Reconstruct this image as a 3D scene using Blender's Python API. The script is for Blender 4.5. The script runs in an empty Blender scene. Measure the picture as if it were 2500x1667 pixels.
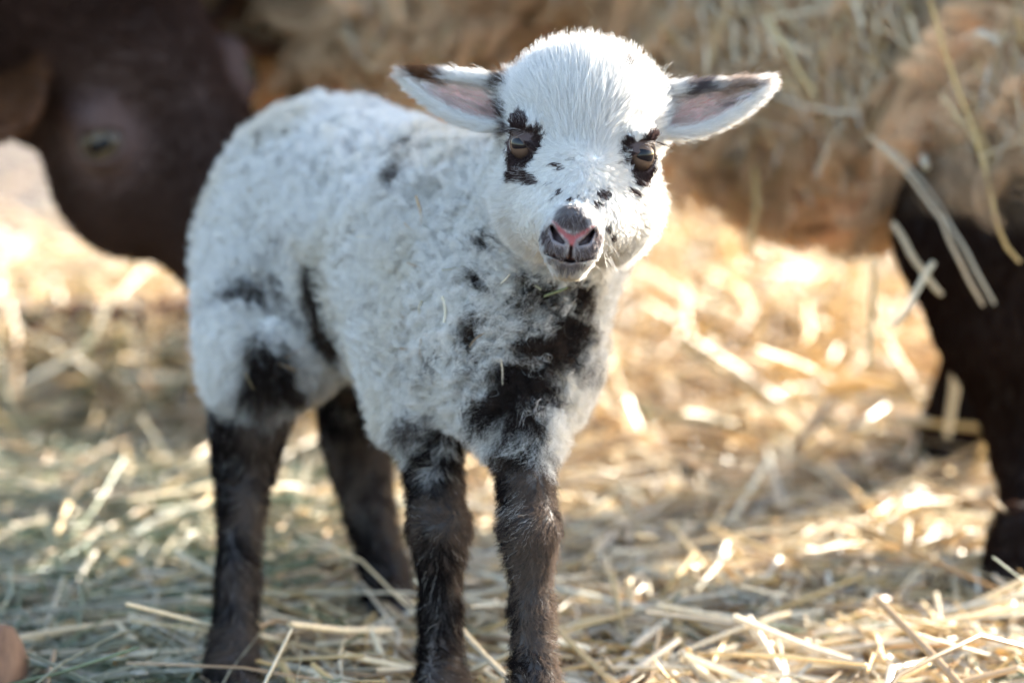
import bpy, math
import numpy as np
from mathutils import Vector, Matrix
from mathutils.bvhtree import BVHTree

rng = np.random.default_rng(7)
R = math.radians
scene = bpy.context.scene
C = scene.collection
DRAFT = False                                 # True skips the hair for quick previews

# ------------------------------------------------------------------ camera, sky, sun, exposure
CAM = np.array([0.0, 0.0, 0.45])
PITCH = R(9.7)
FPX = 6250.0                                  # 90 mm on a 36 mm sensor, in photograph pixels
cam_d = bpy.data.cameras.new('camera')
cam = bpy.data.objects.new('camera', cam_d)
C.objects.link(cam)
cam.location = CAM
cam.rotation_euler = (math.pi / 2 - PITCH, 0, 0)
cam_d.lens = 90
cam_d.sensor_width = 36
cam_d.clip_start = 0.05
cam_d.clip_end = 400
cam_d.dof.use_dof = True
cam_d.dof.focus_distance = 1.272
cam_d.dof.aperture_fstop = 4.3
cam_d.dof.aperture_blades = 0
scene.camera = cam

SUN_AZ = R(41.5)        # measured from +x (picture right) towards +y (away from the camera)
SUN_EL = R(21.5)
sun_dir = np.array([math.cos(SUN_EL) * math.cos(SUN_AZ), math.cos(SUN_EL) * math.sin(SUN_AZ), math.sin(SUN_EL)])
world = bpy.data.worlds.new('World')
scene.world = world
world.use_nodes = True
wn = world.node_tree
bg = wn.nodes['Background']
sky = wn.nodes.new('ShaderNodeTexSky')
sky.sky_type = 'NISHITA'
sky.sun_disc = False
sky.dust_density = 2.0
sky.ozone_density = 0.6
sky.sun_elevation = SUN_EL
sky.sun_rotation = math.pi / 2 - SUN_AZ
wn.links.new(sky.outputs[0], bg.inputs[0])
bg.inputs[1].default_value = 0.115
sun_l = bpy.data.lights.new('sun', 'SUN')
sun_l.energy = 5.0
sun_l.angle = R(0.5)
sun_l.color = (1.0, 0.95, 0.86)
sun_o = bpy.data.objects.new('sun', sun_l)
C.objects.link(sun_o)
sun_o.rotation_euler = Vector(sun_dir).to_track_quat('Z', 'Y').to_euler()

scene.view_settings.view_transform = 'Standard'
scene.view_settings.look = 'None'
scene.view_settings.gamma = 1.0
scene.view_settings.exposure = 2.92
scene.view_settings.use_curve_mapping = False
scene.render.engine = 'CYCLES'
scene.cycles.use_denoising = True
scene.cycles.max_bounces = 8
scene.cycles.adaptive_threshold = 0.025
scene.cycles.diffuse_bounces = 5
scene.cycles.glossy_bounces = 3
scene.cycles.transmission_bounces = 8
scene.cycles.transparent_max_bounces = 8
scene.cycles.sample_clamp_indirect = 6.0
scene.cycles.caustics_reflective = False
scene.cycles.caustics_refractive = False
scene.cycles_curves.shape = 'RIBBONS'
scene.cycles_curves.subdivisions = 2

VF = np.array([0.0, math.cos(PITCH), -math.sin(PITCH)])
VU = np.array([0.0, math.sin(PITCH), math.cos(PITCH)])
VR = np.array([1.0, 0.0, 0.0])


def at(px, py, d):
    """the place that the photograph shows at a pixel, d metres away"""
    return CAM + d * (VF + VR * (px - 1250) / FPX - VU * (py - 833.5) / FPX)


def nrm(v):
    v = np.asarray(v, float)
    return v / np.maximum(np.linalg.norm(v, axis=-1, keepdims=True), 1e-9)


# ------------------------------------------------------------------ noise
LAT = np.random.default_rng(3).random((64, 64, 64)).astype(np.float32).ravel()


def vnoise(p, s, seed=0):
    q = (np.asarray(p, np.float32) / np.float32(s)) + np.float32(seed * 17.31 + 64.0)
    i = np.floor(q)
    f = q - i
    i = i.astype(np.int32) & 63
    f = f * f * (3 - 2 * f)
    j = (i + 1) & 63
    X = (i[..., 0] << 12, j[..., 0] << 12); Y = (i[..., 1] << 6, j[..., 1] << 6); Z = (i[..., 2], j[..., 2])
    fx, fy, fz = f[..., 0], f[..., 1], f[..., 2]

    def row(a, b):
        k = X[a] + Y[b]
        u = LAT[k + Z[0]]
        return u + (LAT[k + Z[1]] - u) * fz
    lo = row(0, 0); lo = lo + (row(0, 1) - lo) * fy
    hi = row(1, 0); hi = hi + (row(1, 1) - hi) * fy
    return (lo + (hi - lo) * fx).astype(float)            # 0..1


def fnoise(p, s, seed=0):
    return 0.6 * vnoise(p, s, seed) + 0.3 * vnoise(p, s / 2.1, seed + 3) + 0.1 * vnoise(p, s / 4.3, seed + 5)


def sstep(a, b, x):
    t = np.clip((x - a) / (b - a), 0, 1)
    return t * t * (3 - 2 * t)


# ------------------------------------------------------------------ distance-field modelling
BLOCK_R = None                                            # set while one small block of space is being sampled


def far(p, a, b, r):
    """lower bound of the distance from a whole block of points to a capsule, or None when it is close"""
    if BLOCK_R is None:
        return None
    c = 0.5 * (p[0] + p[-1])
    ab = b - a
    t = min(max(float((c - a) @ ab) / max(float(ab @ ab), 1e-12), 0), 1)
    e = c - a - t * ab
    d = math.sqrt(float(e @ e)) - r - BLOCK_R * 1.6
    return d if d > 0.085 else None


def ell(p, c, r):
    c = np.asarray(c, float); r = np.asarray(r, float)
    lb = far(p, c, c, float(r.max()))
    if lb is not None:
        return np.full(len(p), lb)
    x = (p[:, 0] - c[0]) / r[0]; y = (p[:, 1] - c[1]) / r[1]; z = (p[:, 2] - c[2]) / r[2]
    k0 = np.sqrt(x * x + y * y + z * z)
    x = x / r[0]; y = y / r[1]; z = z / r[2]
    k1 = np.sqrt(x * x + y * y + z * z)
    return np.where(k1 > 1e-6, k0 * (k0 - 1) / np.maximum(k1, 1e-6), -r.min())


def cone(p, a, b, ra, rb):
    a = np.asarray(a, float); b = np.asarray(b, float)
    lb = far(p, a, b, max(ra, rb))
    if lb is not None:
        return np.full(len(p), lb)
    ab = b - a
    x = p[:, 0] - a[0]; y = p[:, 1] - a[1]; z = p[:, 2] - a[2]
    t = np.clip((x * ab[0] + y * ab[1] + z * ab[2]) / (ab @ ab), 0, 1)
    x = x - t * ab[0]; y = y - t * ab[1]; z = z - t * ab[2]
    return np.sqrt(x * x + y * y + z * z) - (ra + (rb - ra) * t)


def chain(p, pts, k=0.012):
    d = None
    for (a, ra), (b, rb) in zip(pts[:-1], pts[1:]):
        e = cone(p, a, b, ra, rb)
        d = e if d is None else smin(d, e, k)
    return d


def smin(a, b, k):
    h = np.clip(0.5 + 0.5 * (b - a) / k, 0, 1)
    return b + (a - b) * h - k * h * (1 - h)


def smax(a, b, k):
    return -smin(-a, -b, k)


def axis(lo, hi, h, fine=None, hf=None):
    """grid coordinates along one axis, closer together inside the fine interval"""
    out = [lo]
    while out[-1] < hi:
        out.append(out[-1] + (hf if fine and fine[0] < out[-1] < fine[1] else h))
    return np.array(out)


def surface(sdf, axes, h, block=16):
    """a closed quad mesh on sdf = 0 (surface nets), points then pulled onto the surface"""
    axes = [np.concatenate([a, a[-1] + (np.arange(-len(a) % block) + 1) * h]) for a in axes]
    n = np.array([len(a) for a in axes])
    nb = n // block
    bi = np.stack(np.meshgrid(*[np.arange(k) for k in nb], indexing='ij'), -1).reshape(-1, 3)
    cen = np.stack([0.5 * (axes[i][bi[:, i] * block] + axes[i][bi[:, i] * block + block - 1]) for i in range(3)], 1)
    dc = sdf(cen)
    F = np.empty(tuple(n), np.float32)
    B = F.reshape(nb[0], block, nb[1], block, nb[2], block)
    B[...] = np.where(dc > 0, 1, -1).reshape(tuple(nb))[:, None, :, None, :, None] * 1.0
    near = np.nonzero(np.abs(dc) < block * h * 0.9 * 1.15)[0]
    global BLOCK_R
    BLOCK_R = block * h * 0.87
    for q in near:
        a, b, c = bi[q]
        g3 = np.meshgrid(*[axes[i][bi[q, i] * block:(bi[q, i] + 1) * block] for i in range(3)], indexing='ij')
        B[a, :, b, :, c, :] = sdf(np.stack(g3, -1).reshape(-1, 3)).reshape(block, block, block)
    BLOCK_R = None
    S = F < 0
    cnt = np.zeros(tuple(n - 1), np.int8)
    sl = [slice(0, -1), slice(1, None)]
    for a in (0, 1):
        for b in (0, 1):
            for c in (0, 1):
                cnt += S[sl[a], sl[b], sl[c]]
    act = np.argwhere((cnt > 0) & (cnt < 8))
    del cnt
    corners = np.array([(a, b, c) for a in (0, 1) for b in (0, 1) for c in (0, 1)])
    val = np.stack([F[tuple((act + o).T)] for o in corners], 1)
    acc = np.zeros((len(act), 3)); num = np.zeros(len(act))
    for i in range(8):
        for j in range(i + 1, 8):
            if np.abs(corners[i] - corners[j]).sum() != 1:
                continue
            m = (val[:, i] < 0) != (val[:, j] < 0)
            t = val[m, i] / (val[m, i] - val[m, j])
            acc[m] += corners[i] + t[:, None] * (corners[j] - corners[i])
            num[m] += 1
    acc /= num[:, None]
    V = np.stack([axes[i][act[:, i]] + acc[:, i] * (axes[i][np.minimum(act[:, i] + 1, n[i] - 1)] - axes[i][act[:, i]]) for i in range(3)], 1)
    vid = np.full(tuple(n), -1, np.int32)
    vid[tuple(act.T)] = np.arange(len(act))
    quads = []
    for ax in range(3):
        u, w = (ax + 1) % 3, (ax + 2) % 3
        s0 = [slice(None)] * 3; s1 = [slice(None)] * 3
        s0[ax] = slice(0, -1); s1[ax] = slice(1, None)
        e = np.argwhere(S[tuple(s0)] != S[tuple(s1)])
        e = e[(e[:, u] > 0) & (e[:, w] > 0)]
        du = np.zeros(3, int); du[u] = 1
        dw = np.zeros(3, int); dw[w] = 1
        q = np.stack([vid[tuple((e - du - dw).T)], vid[tuple((e - dw).T)], vid[tuple(e.T)], vid[tuple((e - du).T)]], 1)
        ins = S[tuple(e.T)]
        q[~ins] = q[~ins][:, ::-1]
        quads.append(q)
    Q = np.concatenate(quads)
    Q = Q[(Q >= 0).all(1)]
    for _ in range(2):
        g = grad(sdf, V, h * 0.35)
        d = sdf(V)
        gl = np.maximum(np.linalg.norm(g, axis=1), 0.4)
        step = np.clip(d / gl, -h * 0.4, h * 0.4)
        V = V - step[:, None] * nrm(g)
    return V, Q, nrm(grad(sdf, V, h * 0.5))


def grad(sdf, V, e):
    g = np.empty_like(V)
    for a in range(3):
        o = np.zeros(3); o[a] = e
        g[:, a] = (sdf(V + o) - sdf(V - o)) / (2 * e)
    return g


# ------------------------------------------------------------------ object helpers
def mesh_from(name, V, F, mat=None, parent=None, cols=None, smooth=True):
    """F: (n,3) or (n,4) index array, or a list of both"""
    Fs = F if isinstance(F, list) else [F]
    Fs = [np.asarray(f, np.int32) for f in Fs if len(f)]
    me = bpy.data.meshes.new(name)
    me.vertices.add(len(V))
    me.vertices.foreach_set('co', np.asarray(V, np.float32).ravel())
    loops = np.concatenate([f.ravel() for f in Fs])
    sizes = np.concatenate([np.full(len(f), f.shape[1], np.int32) for f in Fs])
    me.loops.add(len(loops))
    me.loops.foreach_set('vertex_index', loops)
    me.polygons.add(len(sizes))
    st = np.zeros(len(sizes), np.int32); st[1:] = np.cumsum(sizes)[:-1]
    me.polygons.foreach_set('loop_start', st)
    me.polygons.foreach_set('use_smooth', np.full(len(sizes), smooth))
    me.update(calc_edges=True)
    me.validate()
    if cols is not None:
        a = me.attributes.new('col', 'FLOAT_COLOR', 'POINT')
        c4 = np.ones((len(V), 4), np.float32); c4[:, :3] = cols
        a.data.foreach_set('color', c4.ravel())
    if mat:
        me.materials.append(mat)
    o = bpy.data.objects.new(name, me)
    C.objects.link(o)
    if parent:
        o.parent = parent
        o.matrix_parent_inverse = Matrix.Translation(-Vector(parent.location))
    return o


def empty(name, loc):
    o = bpy.data.objects.new(name, None)
    C.objects.link(o)
    o.location = loc
    o.empty_display_size = 0.05
    return o


def tag(o, label=None, cat=None, group=None, kind=None):
    if label: o['label'] = label
    if cat: o['category'] = cat
    if group: o['group'] = group
    if kind: o['kind'] = kind
    return o


def hair(name, P, rad, cols, mat, parent):
    """P: (n, k, 3) strand points, rad: (n,) or (n,k) root radius, cols: (n,3)"""
    n, k = P.shape[:2]
    hc = bpy.data.hair_curves.new(name)
    hc.add_curves([k] * n)
    hc.attributes['position'].data.foreach_set('vector', P.astype(np.float32).ravel())
    taper = np.linspace(1, 0.25, k)[None]
    r = (rad[:, None] if np.ndim(rad) == 1 else rad) * taper
    ra = hc.attributes.get('radius') or hc.attributes.new('radius', 'FLOAT', 'POINT')
    ra.data.foreach_set('value', r.astype(np.float32).ravel())
    ca = hc.attributes.new('col', 'FLOAT_COLOR', 'CURVE')
    c4 = np.ones((n, 4), np.float32); c4[:, :3] = cols
    ca.data.foreach_set('color', c4.ravel())
    hc.materials.append(mat)
    o = bpy.data.objects.new(name, hc)
    C.objects.link(o)
    o.parent = parent
    o.matrix_parent_inverse = Matrix.Translation(-Vector(parent.location))
    return o


def strands(root, nor, flow, length, k=6, stand=0.5, bend=0.6, curl=0.0, freq=2.0, clump=0.0, csize=0.006, cpow=1.0, rough=0.15, wave=0.0):
    """grow strands: they leave along normal*stand+flow, bend towards flow, curl and gather into locks"""
    n = len(root)
    stand = np.broadcast_to(stand, (n,))[:, None]
    bend = np.broadcast_to(bend, (n,))[:, None]
    length = np.broadcast_to(length, (n,))
    d0 = nrm(nor * stand + flow * (1 - stand) + rng.normal(0, 1, (n, 3)) * rough)
    d1 = nrm(flow + nor * 0.05 + rng.normal(0, 1, (n, 3)) * rough)
    P = np.empty((n, k, 3)); P[:, 0] = root
    for i in range(1, k):
        t = (i - 0.5) / (k - 1)
        d = nrm(d0 * (1 - bend * t) + d1 * (bend * t))
        P[:, i] = P[:, i - 1] + d * (length / (k - 1))[:, None]
    tt = np.linspace(0, 1, k)
    if np.any(clump) or np.any(curl) or np.any(wave):
        w = root + (vnoise(root, csize * 1.5, 2)[:, None] - 0.5) * csize + (np.stack([vnoise(root, csize * 1.3, s) for s in (4, 6, 8)], 1) - 0.5) * csize * 1.2
        key = np.floor(w / csize).astype(np.int64)
        _, inv = np.unique(key @ np.array([1, 100003, 10000600009]), return_inverse=True)
        inv = inv.ravel()
        m = inv.max() + 1
        cnt = np.bincount(inv, minlength=m)[:, None]
        cen = np.empty((m, k, 3))
        for i in range(k):
            for a in range(3):
                cen[:, i, a] = np.bincount(inv, weights=P[:, i, a], minlength=m) / cnt[:, 0]
        cl = np.broadcast_to(clump, (n,))[:, None, None] * (tt ** cpow)[None, :, None]
        P = P * (1 - cl) + cen[inv] * cl
        # the lock's own curl
        ax = nrm(cen[:, -1] - cen[:, 0])
        r1 = nrm(np.cross(ax, rng.normal(0, 1, (m, 3))))
        r2 = np.cross(ax, r1)
        ph = rng.uniform(0, 6.28, m); fq = freq * rng.uniform(0.7, 1.3, m)
        ang = ph[:, None] + fq[:, None] * 6.283 * tt[None]
        amp = (tt ** 0.8)[None]
        off = (np.cos(ang) * amp)[..., None] * r1[:, None] + (np.sin(ang) * amp)[..., None] * r2[:, None]
        P = P + off[inv] * np.broadcast_to(curl, (n,))[:, None, None]
        if np.any(wave):
            a2 = rng.uniform(0, 6.28, n)[:, None] + freq * 1.5 * 6.283 * tt[None]
            q1 = nrm(np.cross(d0, rng.normal(0, 1, (n, 3))))
            P = P + (np.sin(a2) * tt[None])[..., None] * q1[:, None] * np.broadcast_to(wave, (n,))[:, None, None]
        P[:, 0] = root
    return P


def scatter(V, Q, N, count, dens=None):
    """area-weighted random roots on a quad mesh; dens(points) -> keep probability"""
    a, b, c, d = (V[Q[:, i]] for i in range(4))
    area = 0.5 * np.linalg.norm(np.cross(c - a, d - b), axis=1)
    if dens is not None:
        area = area * dens
    cum = np.cumsum(area); cum /= cum[-1]
    f = np.searchsorted(cum, rng.random(count))
    f = np.minimum(f, len(Q) - 1)
    u = rng.random((count, 1)); v = rng.random((count, 1))
    wts = [(1 - u) * (1 - v), u * (1 - v), u * v, (1 - u) * v]
    P = sum(w * V[Q[f, i]] for i, w in enumerate(wts))
    n = nrm(sum(w * N[Q[f, i]] for i, w in enumerate(wts)))
    return P, n


def tangent(v, n):
    return nrm(v - n * (v * n).sum(1, keepdims=True))


# ------------------------------------------------------------------ materials
def new_mat(name):
    m = bpy.data.materials.new(name)
    m.use_nodes = True
    nt = m.node_tree
    b = nt.nodes['Principled BSDF']
    return m, nt, b


def attr_mat(name, rough=0.7, spec=0.3, sss=0.0, bump=0.0, bscale=400.0):
    m, nt, b = new_mat(name)
    at_ = nt.nodes.new('ShaderNodeAttribute'); at_.attribute_name = 'col'
    nz = nt.nodes.new('ShaderNodeTexNoise'); nz.inputs['Scale'].default_value = bscale; nz.inputs['Detail'].default_value = 4
    tc = nt.nodes.new('ShaderNodeTexCoord'); nt.links.new(tc.outputs['Object'], nz.inputs['Vector'])
    mr = nt.nodes.new('ShaderNodeMapRange'); mr.inputs[3].default_value = 0.75; mr.inputs[4].default_value = 1.2
    nt.links.new(nz.outputs[0], mr.inputs[0])
    mx = nt.nodes.new('ShaderNodeVectorMath'); mx.operation = 'SCALE'
    nt.links.new(at_.outputs['Color'], mx.inputs[0]); nt.links.new(mr.outputs[0], mx.inputs['Scale'])
    nt.links.new(mx.outputs[0], b.inputs['Base Color'])
    b.inputs['Roughness'].default_value = rough
    b.inputs['Specular IOR Level'].default_value = spec
    if sss:
        b.inputs['Subsurface Weight'].default_value = sss
        b.inputs['Subsurface Radius'].default_value = (0.004, 0.0015, 0.001)
        b.inputs['Subsurface Scale'].default_value = 1.0
    if bump:
        bp = nt.nodes.new('ShaderNodeBump'); bp.inputs['Strength'].default_value = bump; bp.inputs['Distance'].default_value = 0.0008
        nt.links.new(nz.outputs[0], bp.inputs['Height']); nt.links.new(bp.outputs[0], b.inputs['Normal'])
    return m


def hair_mat(name, rough=0.4, radial=0.6, trans=0.45):
    """fibres: soft diffuse plus light let through, with a fine sheen along the strand"""
    m = bpy.data.materials.new(name); m.use_nodes = True
    nt = m.node_tree; nt.nodes.clear()
    out = nt.nodes.new('ShaderNodeOutputMaterial')
    at_ = nt.nodes.new('ShaderNodeAttribute'); at_.attribute_name = 'col'
    inf = nt.nodes.new('ShaderNodeHairInfo')
    mr = nt.nodes.new('ShaderNodeMapRange'); mr.inputs[3].default_value = 0.8; mr.inputs[4].default_value = 1.08
    nt.links.new(inf.outputs['Random'], mr.inputs[0])
    sc = nt.nodes.new('ShaderNodeVectorMath'); sc.operation = 'SCALE'
    nt.links.new(at_.outputs['Color'], sc.inputs[0]); nt.links.new(mr.outputs[0], sc.inputs['Scale'])
    df = nt.nodes.new('ShaderNodeBsdfDiffuse')
    tr = nt.nodes.new('ShaderNodeBsdfTranslucent')
    mix = nt.nodes.new('ShaderNodeMixShader'); mix.inputs[0].default_value = trans
    hr = nt.nodes.new('ShaderNodeBsdfHair'); hr.component = 'Reflection'
    hr.inputs['RoughnessU'].default_value = rough; hr.inputs['RoughnessV'].default_value = radial
    mix2 = nt.nodes.new('ShaderNodeMixShader'); mix2.inputs[0].default_value = 0.08
    for s in (df, tr):
        nt.links.new(sc.outputs[0], s.inputs['Color'])
    nt.links.new(sc.outputs[0], hr.inputs['Color'])
    nt.links.new(df.outputs[0], mix.inputs[1]); nt.links.new(tr.outputs[0], mix.inputs[2])
    nt.links.new(mix.outputs[0], mix2.inputs[1]); nt.links.new(hr.outputs[0], mix2.inputs[2])
    nt.links.new(mix2.outputs[0], out.inputs[0])
    return m


M_skin = attr_mat('animal_skin', 0.55, 0.35, sss=0.15, bump=0.3, bscale=900)
M_fur = hair_mat('fur')
M_hide = attr_mat('dark_hide', 0.75, 0.2, bump=0.4, bscale=500)

# ------------------------------------------------------------------ the lamb
WHITE = np.array([0.84, 0.825, 0.79])
DARK = np.array([0.030, 0.020, 0.018])
BROWN = np.array([0.075, 0.042, 0.028])

H0 = at(1420, 370, 1.30)                                   # between the eyes, inside the head
_r = R(5.4)
HX = VR * math.cos(_r) - VU * math.sin(_r)
HZ = VU * math.cos(_r) + VR * math.sin(_r)
HY = -VF
HM = np.stack([HX, HY, HZ], 1)                             # head axes as columns


def to_head(p):
    return (p - H0) @ HM


def hw(x, y, z):
    return H0 + HM @ np.array([x, y, z])


EYE = {s: np.array([s * 0.0270, 0.0095, 0.0]) for s in (-1, 1)}
EYE_R = 0.0102
EAR = {-1: dict(base=np.array([-0.037, -0.022, 0.0235]), tip=np.array([-0.0950, -0.036, 0.0350]), up=np.array([0.05, -0.35, 1.0])),
       1: dict(base=np.array([0.036, -0.022, 0.027]), tip=np.array([0.0935, -0.030, 0.0470]), up=np.array([-0.10, -0.35, 1.0]))}
for s, e in EAR.items():
    e['L'] = np.linalg.norm(e['tip'] - e['base'])
    e['a'] = nrm(e['tip'] - e['base'])
    e['u'] = nrm(e['up'] - e['a'] * (e['up'] @ e['a']))
    n_ = np.cross(e['a'], e['u'])
    e['n'] = n_ if n_[1] > 0 else -n_


def ear_uv(q, s):
    e = EAR[s]
    r = q - e['base']
    return r @ e['a'] / e['L'], r @ e['u'], r @ e['n']


def ear_shape(t):
    tc = np.clip(t, 0, 1)
    w = np.interp(tc, [0, .15, .3, .45, .6, .75, .87, .95, 1], [.0110, .0128, .0128, .0114, .0092, .0066, .0039, .0019, .0004])
    mid = -0.0030 * np.sin(math.pi * tc) - 0.002 * (1 - tc)   # the lower edge hangs rounder than the upper
    return w, mid


def ear_d(q, s):
    t, u, n = ear_uv(q, s)
    w, mid = ear_shape(t)
    x = (u - mid) / np.maximum(w, 0.003)
    cup = -0.0115 * (1 - np.clip(t, 0, 1)) ** 0.6 * np.clip(1 - x * x, 0, 1) - 0.002
    du = np.maximum(np.abs(u - mid) - w, 0)
    L = EAR[s]['L']
    dt = np.maximum(np.maximum(t - 1.0, -0.05 - t), 0) * L
    dn = np.abs(n - cup)
    return (np.sqrt(du ** 2 + dt ** 2 + dn ** 2) - 0.0019) * 0.75


MUZ = np.array([-0.0019, 0.0, -0.0045])


def mz(q):
    """the muzzle sits a touch lower and to one side"""
    w = sstep(0.0, 0.045, q[:, 1])[:, None]
    r = q - MUZ * w
    return r * (1 + w * np.array([0.08, 0.0, 0.06])) + w * np.array([0.0, 0.0, 0.06 * 0.043])      # and is a little smaller


def head_core(q):
    q = mz(q)
    qa = q.copy(); qa[:, 0] = np.abs(qa[:, 0])
    d = ell(q, (0, -0.030, 0.021), (0.0375, 0.047, 0.0315))
    d = smin(d, ell(q, (0, -0.004, 0.020), (0.029, 0.026, 0.025)), 0.015)          # forehead
    d = smin(d, chain(q, [((0, -0.004, 0.004), 0.0285), ((0, 0.018, -0.016), 0.0225), ((0, 0.046, -0.0385), 0.0138)], 0.010), 0.014)
    d = smin(d, ell(qa, (0.0165, -0.016, -0.023), (0.0225, 0.036, 0.0300)), 0.014)    # cheeks
    d = smin(d, ell(qa, (0.0135, 0.010, -0.030), (0.0180, 0.030, 0.0200)), 0.012)    # full cheek beside the mouth
    d = smin(d, cone(q, (0, -0.02, -0.032), (0, 0.040, -0.052), 0.017, 0.0095), 0.010)   # lower jaw
    d = smin(d, ell(qa, (0.0265, 0.0115, 0.0120), (0.0105, 0.0090, 0.0045)), 0.007)  # brow
    d = smin(d, ell(qa, (0.0255, 0.013, -0.0125), (0.0090, 0.0085, 0.0050)), 0.007)  # below the eye
    d = smin(d, ell(qa, (0.0056, 0.0490, -0.0462), (0.0088, 0.0105, 0.0088)), 0.008) # upper lip pads
    d = smin(d, ell(q, (0, 0.0500, -0.0335), (0.0108, 0.0115, 0.0085)), 0.005)       # nose
    d = smin(d, ell(qa, (0.0092, 0.0545, -0.0355), (0.0030, 0.0050, 0.0034)), 0.004)  # nostril wing
    d = smin(d, ell(q, (0, 0.0415, -0.0555), (0.0088, 0.0095, 0.0044)), 0.004)       # chin
    return d, qa


def seg2(x, z, a, b, ra, rb):
    ax_, az = a; bx, bz = b
    t = np.clip(((x - ax_) * (bx - ax_) + (z - az) * (bz - az)) / ((bx - ax_) ** 2 + (bz - az) ** 2), 0, 1)
    return np.hypot(x - ax_ - t * (bx - ax_), z - az - t * (bz - az)) - (ra + (rb - ra) * t)


def nose_lines(qm):
    """distance, seen from in front, to the nostrils, the cleft and the mouth"""
    x = np.abs(qm[:, 0]); z = qm[:, 2]; y = qm[:, 1]
    off = np.where(y > 0.036, 0, 1.0)
    ns = np.minimum(seg2(x, z, (0.0042, -0.0450), (0.0080, -0.0425), 0.0007, 0.0017), seg2(x, z, (0.0080, -0.0425), (0.0110, -0.0374), 0.0017, 0.0008))
    ph = seg2(x, z, (0, -0.0470), (0, -0.0535), 0.0006, 0.0007)
    zm = -0.0538 + 0.0042 * np.clip(x / 0.0148, 0, 2) ** 1.7
    mo = np.maximum(np.abs(z - zm) - 0.0006, x - 0.0135)
    return ns + off, ph + off, mo + off


def head_d(q):
    d, qa = head_core(q)
    q0 = q; q = mz(q)
    # nostrils, the cleft of the lip and the mouth: shallow cuts that follow the surface
    ns, ph, mo = nose_lines(q)
    for tube, dep in ((ns, 0.0034), (ph, 0.0016), (mo, 0.0020)):
        d = smax(d, -np.maximum(tube, -(d + dep)), 0.0010)
    # eyes: a lid swelling with an almond opening
    e0 = EYE[1]
    lid = np.linalg.norm(qa - e0, axis=1) - 0.0118
    d = smin(d, lid, 0.004)
    r = qa - e0
    o = nrm(np.array([0.76, 0.64, 0.02])); al = nrm(np.array([0.58, -0.70, 0.30])); al = nrm(al - o * (al @ o)); up = np.cross(al, o)
    up = up if up[2] > 0 else -up
    X = r @ al; Y = r @ up; Z = r @ o
    op = np.sqrt((X / 0.0092) ** 2 + (Y / np.where(Y > 0, 0.0050, 0.0066)) ** 2) - 1
    op = np.maximum(op * 0.005, -Z)
    d = smax(d, -op, 0.0014)
    sock = np.linalg.norm(qa - e0, axis=1) - EYE_R * 0.97
    d = np.maximum(d, -np.maximum(sock, op - 0.002))
    for s in (-1, 1):
        d = smin(d, ear_d(q0, s), 0.006)
    return d


# skeleton points, placed by where the photograph shows them and how far away they stand
HIP = at(812, 520, 1.572)
MID = at(965, 600, 1.505)
SHO = at(1130, 650, 1.440)
CHE = at(1215, 800, 1.390)
LEGS = {
    'fn': [(at(1045, 830, 1.405), 0.030), (at(1040, 1010, 1.395), 0.0200), (at(1062, 1190, 1.380), 0.0126), (at(1072, 1290, 1.370), 0.0143), (at(1074, 1350, 1.371), 0.0108), (at(1075, 1490, 1.372), 0.0090), (at(1077, 1660, 1.366), 0.0110), (at(1080, 1745, 1.350), 0.0128)],
    'ff': [(at(1250, 880, 1.380), 0.029), (at(1272, 1040, 1.355), 0.0175), (at(1284, 1190, 1.335), 0.0118), (at(1292, 1290, 1.326), 0.0135), (at(1294, 1350, 1.327), 0.0102), (at(1298, 1490, 1.326), 0.0086), (at(1306, 1670, 1.318), 0.0105), (at(1314, 1760, 1.300), 0.0122)],
    'hn': [(at(705, 640, 1.560), 0.046), (at(665, 850, 1.505), 0.030), (at(608, 1040, 1.505), 0.0200), (at(598, 1120, 1.512), 0.0172), (at(590, 1230, 1.500), 0.0118), (at(580, 1420, 1.480), 0.0102), (at(568, 1600, 1.458), 0.0118), (at(565, 1690, 1.442), 0.0128)],
    'hf': [(at(880, 700, 1.620), 0.044), (at(880, 880, 1.600), 0.030), (at(865, 1060, 1.635), 0.0190), (at(880, 1140, 1.640), 0.0172), (at(905, 1260, 1.630), 0.0135), (at(940, 1400, 1.618), 0.0125), (at(950, 1475, 1.605), 0.0135), (at(952, 1520, 1.595), 0.0138)],
}
HOOF = {}
for k_, pts in LEGS.items():
    foot = pts[-1][0].copy()
    HOOF[k_] = foot


def body_d(p):
    d = ell_axis(p)
    for k_, pts in LEGS.items():
        d = smin(d, chain(p, pts, 0.006), 0.022 if k_[0] == 'f' else 0.024)
        f = HOOF[k_]
        # hoof: a blunt wedge that ends on the ground
        toe = np.array([f[0] + 0.006, f[1] - 0.008, 0.012])
        d = smin(d, cone(p, (f[0], f[1], max(f[2], 0.02)), toe, 0.0130, 0.0135), 0.006)
    return d


def ell_axis(p):
    d = chain(p, [(HIP, 0.0600), (MID, 0.0565), (SHO, 0.053)], 0.02)
    d = smin(d, cone(p, SHO, CHE, 0.054, 0.043), 0.025)
    d = smin(d, cone(p, MID + np.array([0, 0, -0.022]), SHO + np.array([0.0, 0.0, -0.042]), 0.047, 0.040), 0.02)
    d = smin(d, cone(p, CHE, at(1240, 905, 1.385), 0.040, 0.030), 0.02)
    # neck
    d = smin(d, chain(p, [(SHO, 0.048), (at(1310, 560, 1.405), 0.036), (hw(0, -0.048, 0.0), 0.030)], 0.02), 0.025)
    d = smin(d, cone(p, CHE, hw(-0.006, -0.055, -0.015), 0.036, 0.024), 0.025)
    # tail, hanging behind
    tb = HIP + np.array([-0.028, 0.058, 0.015])
    d = smin(d, chain(p, [(tb, 0.013), (tb + np.array([-0.012, 0.022, -0.05]), 0.010), (tb + np.array([-0.008, 0.018, -0.12]), 0.007)], 0.008), 0.012)
    return d


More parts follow.
